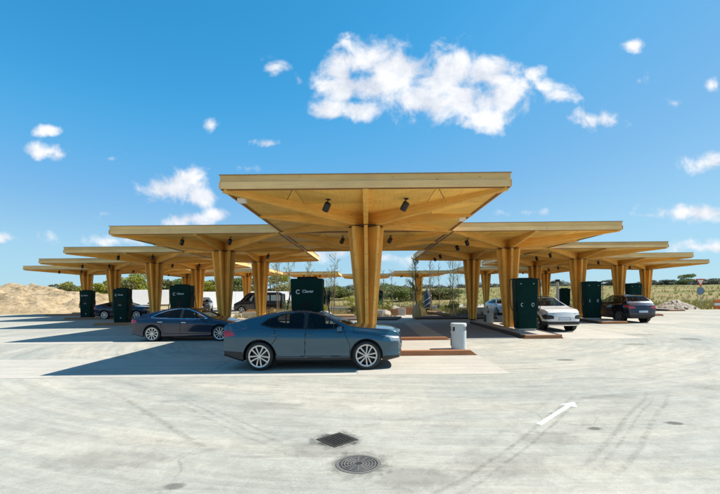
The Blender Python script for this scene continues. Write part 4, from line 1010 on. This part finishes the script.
# ------------------------------------------------------------------ heaps
def heap(name, c, rx, ry, h, seed, mat, label, cat, rough=.25, n=70, sharp=1.0):
    u = np.linspace(-1.05, 1.05, n); X, Y = np.meshgrid(u, u); d = np.sqrt(X ** 2 + Y ** 2)
    z = np.clip(1 - d ** 1.25, 0, 1) ** sharp
    nz = fbm(X * 3 + 9, Y * 3 + 5, seed, 6)
    Z = h * (z * (.72 + .62 * nz) + rough * .35 * (fbm(X * 11 + 3, Y * 11, seed + 9, 5) - .45) * np.clip(z * 3, 0, 1)) - .12
    v = np.stack([X * rx, Y * ry, Z], -1).reshape(-1, 3)
    f = [(j * n + i, j * n + i + 1, (j + 1) * n + i + 1, (j + 1) * n + i) for j in range(n - 1) for i in range(n - 1)]
    me = bpy.data.meshes.new(name); me.from_pydata(v.tolist(), [], f); me.update()
    o = obj(name, me, mat, smooth=(mat == 'sand')); o.location = c; return tag(o, label, cat)
heap('sand_heap', (-50, 60, 0), 16, 12, 3.3, 4, 'sand', 'big pale heap of dug sand on the far left', 'sand heap', 1.3, 170, .62)
heap('sand_heap', (-66, 57, 0), 12, 9, 2.6, 8, 'sand', 'lower sand heap at the left edge, running out of the picture', 'sand heap', 1.3, 110, .62)
heap('rubble_heap', (33.2, 44.4, 0), 2.5, 1.6, 1.0, 11, 'boulder', 'low brown rubble heap under the traffic sign on the right', 'rubble', .9, 40, .9)
def rocks(parent_loc, n, rx, ry, s0, s1, mat, parent, seed):
    rr = random.Random(seed)
    for k in range(n):
        m = MB(); s = rr.uniform(s0, s1); n_ = 7; v = []; f = []
        for q, (z, kk) in enumerate(((0, .75), (.4, 1.0), (.8, .62))):
            for a in range(n_): w = 2 * math.pi * a / n_; e = rr.uniform(.75, 1.2); v.append((math.cos(w) * kk * s * e, math.sin(w) * kk * s * e * .8, z * s))
        for q in range(2):
            for a in range(n_): f.append((q * n_ + a, q * n_ + (a + 1) % n_, (q + 1) * n_ + (a + 1) % n_, (q + 1) * n_ + a))
        f.append(tuple(range(2 * n_, 3 * n_))); m.add(v, f)
        a, d = rr.uniform(0, 6.28), math.sqrt(rr.random()); o = m.build('rock', mat, parent); o.location = (math.cos(a) * d * rx, math.sin(a) * d * ry, max(0, .75 * (1 - d)) - .05); o.rotation_euler = (rr.uniform(-.4, .4), rr.uniform(-.4, .4), rr.uniform(0, 6))
rh = [o for o in COL.objects if o.name.startswith('rubble_heap')][0]; rocks(None, 40, 2.4, 1.5, .10, .28, 'boulder', rh, 3)
o = heap('covered_heap', (29.8, 43.6, 0), .75, .6, .85, 21, 'sheet_dark', 'small dark heap beside the outermost right column', 'heap', .3, 30, .5)

# ------------------------------------------------------------------ traffic sign, cone, mast, hoarding
def sign():
    t = empty('traffic_sign', (36.6, 45.2, 0)); tag(t, 'give-way triangle above a round grey sign on a post', 'road sign')
    MB().tube([(0, .04, 0), (0, .04, 3.3)], .035, 8).build('post', 'steel', t)
    def tri(s, z): return [(-s, z + s * .58), (0, z - s * 1.155), (s, z + s * .58)]
    MB().prism(tri(.52, 2.95), -.01, .01, 'xz').build('sign_border', 'sign_red', t)
    MB().prism(tri(.33, 2.95), -.02, -.011, 'xz').build('sign_face', 'sign_yellow', t)
    MB().lathe([(0, -.012), (.42, -.012), (.42, .012), (0, .012)], 32, Matrix.Translation((0, 0, 1.92)) @ Matrix.Rotation(R(90), 4, 'X')).build('sign_disc', 'sign_grey', t)
sign()
def barrier(x, y, label):
    t = empty('road_barrier', (x, y, 0)); tag(t, label, 'barrier')
    for k, mm in ((0, 'orange_plastic'), (1, 'white_plastic'), (2, 'orange_plastic')): MB().box((0, 0, .18 + k * .32), (.9, .08, .26)).build('board', mm, t, bevel=.01)
    for s in (-1, 1): MB().box((s * .40, .07, .5), (.06, .05, 1.0)).build('post', 'orange_plastic', t)
barrier(37.2, 43.6, 'orange and white barrier at the right edge')
def mast():
    t = empty('camera_mast', (17.6, 38.0, 0)); tag(t, 'slim pale mast with a black box above the white car', 'mast')
    MB().tube([(0, 0, 0), (0, 0, 2.9)], [.14, .12], 10).build('post', 'white_plastic', t); MB().box((0, 0, 3.0), (.34, .30, .22)).build('camera_box', 'black_metal', t, bevel=.02)
mast()
def hoarding():
    t = empty('site_hoarding', (-24, 59, 0), R(34)); tag(t, 'long white site hoarding behind the left columns', 'hoarding')
    x = -2.0
    k = 0
    while x < 14:
        o = MB().box((0, 0, 0), (2.36, .05, 2.35)).build('panel', 'hoarding_white', t); o.location = (x + 1.2, .04 * math.sin(k * 2.1), 1.32)
        q = MB().box((0, 0, 0), (.08, .08, 2.6)).build('post', 'steel', t); q.location = (x, .1, 1.3); x += 2.4; k += 1
hoarding()
def box_truck():
    t = empty('box_trailer', (-31.2, 58.5, 0), R(30)); tag(t, 'white box trailer behind the second left column', 'trailer')
    MB().box((0, 0, 1.75), (5.6, 2.3, 2.1)).build('box_body', 'hoarding_white', t, bevel=.04); MB().box((0, 0, .62), (5.6, 1.6, .14)).build('chassis', 'black_metal', t)
    for x in (-1.6, -.8):
        for s in (-1, 1): MB().lathe([(.18, -.1), (.36, -.1), (.38, 0), (.36, .1), (.18, .1)], 20, Matrix.Translation((x, s * .95, .38)) @ Matrix.Rotation(R(90), 4, 'X')).build('wheel', 'tyre', t)
    for x, z in ((1.6, 2.3), (-1.9, 1.2), (.2, .95)): MB().box((x, -1.16, z), (.18, .02, .18)).build('marker', 'black_metal', t)
    MB().box((0.9, -1.16, 1.75), (.04, .02, 1.9)).build('seam', 'steel', t)
box_truck()

# ------------------------------------------------------------------ garden in the middle
tag(MB().prism([(-10.5, 29.2), (10.5, 29.2), (16.5, 46), (10, 58), (-10, 58), (-16.5, 46)], -.08, .02).build('garden_gravel', 'gravel'), kind='structure')
def bed(pts, z): return tag(MB().prism(pts, -.05, z).build('planting_bed', 'soil'), kind='structure')
bed([(-9, 30.0), (2.2, 29.8), (2.8, 33), (-1, 35.5), (-9.5, 34)], .12); bed([(3.6, 30.4), (9.5, 30.0), (11, 36), (6, 38), (4, 35)], .14); bed([(-8, 38.5), (-1, 37.5), (1, 44), (-6, 47), (-11, 43)], .16); bed([(2, 40), (9, 41), (10, 49), (3, 51)], .16)
def tuft_mesh(spots, h0, h1, w, blades, seed, name, mat, lean=.35):
    rr = np.random.default_rng(seed); v = []; f = []
    for (x, y, z, s) in spots:
        for k in range(blades):
            a = rr.uniform(0, 6.283); d = rr.uniform(0, .16) * s; h = rr.uniform(h0, h1) * s; l = rr.uniform(0, lean) * h
            bx, by = x + math.cos(a) * d, y + math.sin(a) * d; ca, sa = math.cos(a), math.sin(a); b = rr.uniform(0, 6.283); wx, wy = math.cos(b) * w / 2, math.sin(b) * w / 2
            o = len(v); v += [(bx - wx, by - wy, z), (bx + wx, by + wy, z), (bx + ca * l, by + sa * l, z + h)]; f.append((o, o + 1, o + 2))
    me = bpy.data.meshes.new(name); me.from_pydata(v, [], f); me.update(); return tag(obj(name, me, mat), kind='stuff')
rg = random.Random(5)
sp = []
for k in range(1500):
    x, y = rg.uniform(-11, 11), rg.uniform(33, 57)
    if abs(x - 3) < .7 and y < 40: continue
    sp.append((x, y, .05, rg.uniform(.4, 1.1)))
tag(tuft_mesh(sp, .25, .75, .03, 26, 2, 'garden_grass', 'grass_blade'), 'dry yellow-green grass planted across the middle garden', 'grass')
sp = [(rg.uniform(-110, 110), 60 + 90 * rg.random() ** 1.5, 0, 1) for k in range(3200)]
sp += [(rg.uniform(24, 62), rg.uniform(43.5, 62), 0, .7) for k in range(1300)]
sp = [(x, y, float(terrain_h(np.array([x]), np.array([y]))[0]), rg.uniform(.5, 1.3) * s) for (x, y, z, s) in sp if not (-70 < x < -24 and y < 70)]
tag(tuft_mesh(sp, .25, .8, .06, 12, 4, 'meadow_grass', 'grass_blade', .5), 'rough yellowed meadow grass on the rising field', 'grass')
def sapling(x, y, h, label, leafy=0.0, seed=0, ball=False):
    rr = random.Random(seed); t = empty('sapling_tree', (x, y, .02)); tag(t, label, 'tree', 'bare young garden trees')
    top = Vector((rr.uniform(-.2, .2), rr.uniform(-.2, .2), h)); pts = [Vector((0, 0, 0)).lerp(top, k / 6) + Vector((rr.uniform(-.05, .05), rr.uniform(-.05, .05), 0)) for k in range(7)]
    r0 = .018 + .007 * h
    MB().tube(pts, [r0 * (1 - .8 * k / 6) for k in range(7)], 6).build('trunk', 'bark', t)
    m = MB(); lv = []; lf = []
    for k in range(26):
        f = rr.uniform(.28, .98); p = Vector((0, 0, 0)).lerp(top, f); a = rr.uniform(0, 6.28); L = h * rr.uniform(.14, .28) * (1.1 - f * .65)
        d = Vector((math.cos(a) * .55, math.sin(a) * .55, rr.uniform(.6, 1.0))).normalized(); e = p + d * L
        m.tube([p, p.lerp(e, .5) + Vector((0, 0, .02)), e], [.012, .009, .005], 4, False)
        for q in range(4):
            s = p.lerp(e, rr.uniform(.3, 1)); d2 = (d + Vector((rr.uniform(-.8, .8), rr.uniform(-.8, .8), rr.uniform(-.1, .6)))).normalized(); e2 = s + d2 * L * .42; m.tube([s, e2], [.007, .003], 3, False)
            for w in range(int(leafy * 7)):
                c = s.lerp(e2, rr.random()) + Vector((rr.uniform(-.06, .06), rr.uniform(-.06, .06), rr.uniform(-.06, .06))); u = Vector((rr.uniform(-1, 1), rr.uniform(-1, 1), rr.uniform(-1, 1))).normalized() * .05; w2 = u.orthogonal().normalized() * .035
                o = len(lv); lv += [c - u, c + w2, c + u, c - w2]; lf.append((o, o + 1, o + 2, o + 3))
    m.build('crown', 'twig', t)
    if lv: MB().add(lv, lf).build('buds', 'leaf_yellow', t)['kind'] = 'stuff'
    if ball: MB().lathe([(0, 0), (.24, 0), (.33, .18), (.34, .6), (.26, .95), (.10, 1.08), (0, 1.1)], 12).build('root_ball', 'burlap', t, smooth=True)
SAPS = [(3.75, 31.0, 4.7, .9, True, 'leafing young tree with burlap root ball in front of the garden'), (4.3, 38, 4.6, .1, False, None), (5.6, 36.5, 5.2, .15, False, None), (6.4, 40.5, 4.8, .1, False, None), (7.2, 34.2, 5.0, .2, False, None),
        (7.9, 38.4, 5.0, 0, False, None), (8.8, 36.2, 4.4, .1, False, None), (5.0, 44.0, 5.2, .2, False, None), (9.3, 42.0, 5.0, .1, False, None), (3.0, 47.0, 4.6, .1, False, None), (1.6, 39.5, 4.0, 0, False, None), (8.3, 47, 5.2, 0, False, None),
        (-2.9, 36.0, 5.2, .3, False, 'tall thin sapling just left of the front column'), (-3.5, 41.0, 4.6, .2, False, None), (-8.2, 37.5, 6.0, .6, False, 'leafing sapling left of the front charger, nearest the column'), (-7.3, 39.5, 5.8, .5, False, 'leafing sapling showing over the front charger'),
        (-9.0, 42.0, 6.0, .6, False, 'leafing sapling in front of the black van'), (-6.0, 44.0, 5.4, .4, False, None), (-4.6, 47, 4.6, .1, False, None), (10.2, 38.5, 4.8, .1, False, None)]
ORD = ['first', 'second', 'third', 'fourth', 'fifth', 'sixth', 'seventh', 'eighth', 'ninth', 'tenth', 'eleventh', 'twelfth', 'thirteenth']
_r = sorted([q for q in SAPS if q[5] is None and q[0] > 0], key=lambda q: q[0] / q[1]); _l = sorted([q for q in SAPS if q[5] is None and q[0] <= 0], key=lambda q: q[0] / q[1])
for k, q in enumerate(SAPS):
    x, y, h, lf, bl, lb = q
    if lb is None: lb = ('%s thin bare sapling from the front column rightwards in the garden' % ORD[_r.index(q)]) if q in _r else ('%s thin bare sapling from the front charger towards the front column' % ORD[_l.index(q)])
    sapling(x, y, h, lb, lf, 40 + k, bl)
def log(x, y, L, rz, r, label, tilt=0.0):
    o = MB().tube([(-L / 2, 0, 0), (-L / 4, .02, .02), (L / 4, -.01, .01), (L / 2, 0, 0)], [r, r * .96, r * .9, r * .86], 10).build('log', 'log_wood', smooth=False); o.location = (x, y, r + .02 + abs(math.sin(tilt)) * L / 2); o.rotation_euler = (0, tilt, rz); tag(o, label, 'log', 'timber logs in the garden')
log(5.9, 32.6, 2.4, R(-32), .15, 'pale log lying across the soil between the right columns', R(6)); log(-2.2, 33.0, 2.4, R(8), .16, 'log lying left of the front column base')
def planter(x, y, w, d, h, label, rz=0.0):
    t = empty('timber_planter', (x, y, .02), rz); tag(t, label, 'planter', 'timber planters in the garden')
    n = 3
    for k in range(n):
        z = h * (k + .5) / n
        for s in (-1, 1):
            o = MB().box((0, 0, 0), (w, .06, h / n - .012)).build('plank', 'kerb_timber', t); o.location = (0, s * (d / 2 - .03), z)
            o = MB().box((0, 0, 0), (d - .13, .06, h / n - .012)).build('plank', 'kerb_timber', t, rz=R(90)); o.location = (s * (w / 2 - .03), 0, z)
    MB().box((0, 0, h - .06), (w - .14, d - .14, .06)).build('soil_fill', 'soil', t)
planter(2.25, 36.5, 1.0, .8, .55, 'rusty timber planter right of the front column'); planter(3.9, 37.6, .7, .7, .65, 'small timber planter beside the burlap root ball'); planter(-10.3, 40.5, 2.6, .9, .5, 'long timber planter below the black van')
def block(x, y, w, d, h, label, rz=0.0):
    t = empty('seating_block', (x, y, .02), rz); tag(t, label, 'bench', 'seating blocks in the garden')
    MB().box((0, 0, h / 2), (w, d, h)).build('block', 'kerb_concrete', t, bevel=.03)
    for k in range(3): MB().box((0, (k - 1) * d * .32, h + .025), (w * .96, d * .28, .05)).build('slat', 'log_wood', t, bevel=.006)
block(3.05, 36.8, .8, .6, .62, 'pale concrete seat next to the rusty planter'); block(.95, 33.8, .7, .6, .60, 'pale concrete seat close by the front column', R(10)); block(9.4, 34.5, 1.2, .6, .62, 'concrete seat between the right-hand columns')
block(-9.6, 35.0, 1.8, .7, .45, 'low pale seat behind the navy sedan nose'); block(7.0, 44, .9, .6, .6, 'distant concrete seat behind the saplings'); block(-3.0, 45, 2.2, .6, .5, 'distant pale bench left of the front column')
def boulder(x, y, s, label, seed):
    rr = np.random.default_rng(seed); import bmesh
    bm = bmesh.new(); bmesh.ops.create_icosphere(bm, subdivisions=3, radius=1)
    for v in bm.verts:
        n = float(fbm(np.array([v.co.x * 1.5 + seed]), np.array([v.co.y * 1.5 + v.co.z * 1.7]), seed, 4)[0]); v.co *= s * (.65 + .7 * n); v.co.z *= .7
    me = bpy.data.meshes.new('boulder'); bm.to_mesh(me); bm.free(); o = obj('boulder', me, 'boulder', smooth=True); o.location = (x, y, s * .32); tag(o, label, 'boulder', 'garden boulders')
def shrub(x, y, h, w, mat, label, seed): tree(x, y, h, w, mat, label, seed, 'shrub', 900, 'garden shrubs', .07, .0)
GARDEN_SHRUBS = [(-1.2, 36.5, 1.0, 1.3, 'leaf_olive', 'low olive shrub just left of the front column'), (2.0, 41.5, 1.3, 1.6, 'leaf_yellow', 'yellow-green shrub behind the rusty planter'), (5.4, 35.0, .8, 1.0, 'leaf_olive', 'small olive shrub behind the pale log'), (8.2, 40.0, 1.3, 1.8, 'leaf_yellow', 'yellow shrub among the right-hand saplings'),
                 (-4.2, 38.0, 1.1, 1.4, 'leaf_yellow', 'yellow shrub right of the front charger'), (-8.8, 46.0, 1.4, 2.0, 'leaf_green', 'green shrub by the black van tail'), (6.8, 49.0, 1.6, 2.4, 'leaf_olive', 'broad olive shrub at the back of the garden'), (1.2, 52.0, 1.8, 2.6, 'leaf_green', 'green shrub far behind, right of the front column'), (-2.0, 54.0, 1.7, 2.4, 'leaf_yellow', 'yellow shrub far behind, left of the front column')]
boulder(1.55, 35.2, .55, 'grey-brown boulder just right of the front column', 3); boulder(-1.4, 39, .6, 'boulder just left of the front column', 5); boulder(6.2, 33.4, .4, 'small boulder by the pale log', 6); boulder(-3.4, 34.6, .5, 'boulder above the blue car roof', 8); boulder(2.9, 42.5, .7, 'boulder at the back of the garden', 9)
def bundle():
    t = empty('wrapped_bundle', (6.35, 43.0, .02)); tag(t, 'tall narrow bundle wrapped in dark sheeting with pale straps', 'bundle')
    MB().lathe([(0, 0), (.30, 0), (.36, .4), (.33, 1.1), (.37, 1.6), (.24, 2.1), (.10, 2.4), (0, 2.45)], 14).build('sheeting', 'sheet_dark', t, smooth=True)
    for ph in (0, 2.2):
        MB().tube([(math.cos(ph + k * .32) * .385, math.sin(ph + k * .32) * .385, .25 + k * .075) for k in range(22)], .03, 6).build('strap', 'white_plastic', t)
bundle()

# ------------------------------------------------------------------ trees beyond
def leaves(ells, n, size, seed):
    rr = np.random.default_rng(seed); V = []; per = max(1, n // len(ells))
    for (cx, cy, cz, a, b, c) in ells:
        d = rr.normal(size=(per, 3)); d /= np.linalg.norm(d, axis=1)[:, None]; rad = rr.uniform(.45, 1.05, (per, 1)) ** .7
        p = d * rad * np.array([a, b, c]) + np.array([cx, cy, cz])
        u = rr.normal(size=(per, 3)); u /= np.linalg.norm(u, axis=1)[:, None]; w = np.cross(u, rr.normal(size=(per, 3))); w /= np.linalg.norm(w, axis=1)[:, None]
        s = size * rr.uniform(.6, 1.3, (per, 1)); V.append(np.stack([p - u * s, p + w * s * .7, p + u * s, p - w * s * .7], 1))
    V = np.concatenate(V); k = len(V); me = bpy.data.meshes.new('crown'); me.from_pydata(V.reshape(-1, 3).tolist(), [], np.arange(k * 4).reshape(-1, 4).tolist()); me.update(); return me
def tree(x, y, h, w, mat, label, seed, name='bush_tree', n=3600, group='bushy trees beyond the site', size=.16, lo=-.05):
    rr = random.Random(seed); z = float(terrain_h(np.array([x]), np.array([y]))[0]); t = empty(name, (x, y, z)); tag(t, label, 'tree', group)
    MB().tube([(0, 0, -.1), (rr.uniform(-.1, .1), 0, h * .35), (rr.uniform(-.2, .2), 0, h * .7)], [.05 * h * .5, .04 * h * .5, .015 * h], 7).build('trunk', 'bark', t)
    el = []
    for k in range(11):
        a = rr.uniform(0, 6.28); d = rr.uniform(0, .62); zz = rr.uniform(lo + .15, .86); k2 = math.sin(math.pi * min(1, zz * .85 + .12)) * .6 + .45
        el.append((math.cos(a) * d * w / 2 * k2 * 1.3, math.sin(a) * d * w / 2 * k2, zz * h, w * rr.uniform(.16, .28), w * rr.uniform(.16, .28), h * rr.uniform(.10, .18)))
    obj('crown', leaves(el, n, size, seed), mat, t)
def px(u, D): return (u - 368.0) * D / 412.6
for k, q in enumerate(GARDEN_SHRUBS): shrub(*q, 500 + k)
LB = ['round yellow-green bush', 'tall loose yellow-green bush', 'broad olive bush', 'dark green bush', 'spreading bright green bush']
TR = [(52, 'leaf_green', 3.6, 5), (64, 'leaf_olive', 4.2, 6), (74, 'leaf_yellow', 4.5, 5), (86, 'leaf_olive', 4.0, 6), (98, 'leaf_yellow', 4.3, 5), (108, 'leaf_yellow', 4.8, 5), (122, 'leaf_olive', 4.4, 5), (134, 'leaf_yellow', 5.6, 5.5), (141, 'leaf_green', 6.2, 5), (150, 'leaf_yellow', 5.0, 5), (168, 'leaf_olive', 4.8, 6),
      (176, 'leaf_yellow', 5.2, 5), (190, 'leaf_green', 5.0, 6), (204, 'leaf_yellow', 4.6, 5), (214, 'leaf_olive', 4.8, 5.5), (236, 'leaf_green', 5.0, 6), (241, 'leaf_yellow', 4.8, 5), (252, 'leaf_olive', 5.2, 6), (272, 'leaf_olive', 6.0, 6), (284, 'leaf_yellow', 5.4, 5), (334, 'leaf_green', 3.2, 8), (346, 'leaf_olive', 2.8, 7), (388, 'leaf_green', 3.5, 9), (400, 'leaf_green', 3.2, 8), (412, 'leaf_olive', 2.6, 7), (436, 'leaf_olive', 2.4, 7), (456, 'leaf_green', 2.6, 8)]
PLACE = ['right behind the sand heap crest', 'just right of the sand heap', 'under the tip of the outermost left canopy', 'left of the leftmost charger', 'above the leftmost charger', 'right of the leftmost column', 'above the second left charger', 'left of the column by the hoarding', 'tallest over the white trailer',
         'over the white trailer', 'right of the column by the hoarding', 'left of the charger behind the navy sedan', 'above the charger behind the navy sedan', 'above the navy sedan roof', 'left of the navy sedan column', 'right of the navy sedan column', 'over the black van nose', 'over the black van roof', 'above the van between the columns', 'left of the front charger', 'right of the front charger', 'just left of the front column', 'just right of the front column', 'over the rusty planter', 'behind the distant garden column', 'behind the wrapped bundle', 'behind the right-hand saplings']
KIND = {'leaf_green': 'green bushy tree', 'leaf_olive': 'olive-brown bushy tree', 'leaf_yellow': 'yellow-green bushy tree'}
for k, ((u, mt, h, w), pl) in enumerate(zip(TR, PLACE)):
    D = 84 + (k * 37 % 17); tree(px(u, D), D, h * 1.12, w * 1.15, mt, KIND[mt] + ' ' + pl, 100 + k)
tree(px(688, 175), 175, 5.0, 8.5, 'leaf_green', 'round green tree standing alone on the right skyline above the sign', 300, 'field_tree', 2200, 'skyline trees', .25)
for k, (u, D, h, w, lb) in enumerate([(652, 190, 4.4, 8, 'dark skyline tree left of the round green tree'), (668, 195, 4.6, 7, 'skyline tree touching the round green tree on its left'), (702, 198, 4.8, 8, 'skyline tree touching the round green tree on its right'), (716, 190, 5.4, 9, 'skyline tree at the right edge'), (612, 190, 4.6, 8, 'skyline tree between the right-hand columns'), (556, 195, 4.8, 9, 'skyline tree above the white car')]):
    tree(px(u, D), D, h * .6, w * 1.25, 'leaf_far_hazed', lb, 320 + k, 'field_tree', 2600, 'skyline trees', .30, .0)
# far wood along the skyline reads as one mass
el = []
for k in range(420):
    x = -330 + 660 * k / 420 + rg.uniform(-2, 2); y = rg.uniform(200, 235); z = float(terrain_h(np.array([x]), np.array([y]))[0]); s = rg.uniform(.7, 1.7) * (1.25 if k % 7 == 0 else 1); el.append((x, y, z + s * .75, s * 1.7, s * 1.2, s))
tag(obj('far_wood', leaves(el, 420 * 190, .34, 77), 'leaf_far_hazed'), 'far dark wood along the skyline behind the fields', 'wood', kind='stuff')
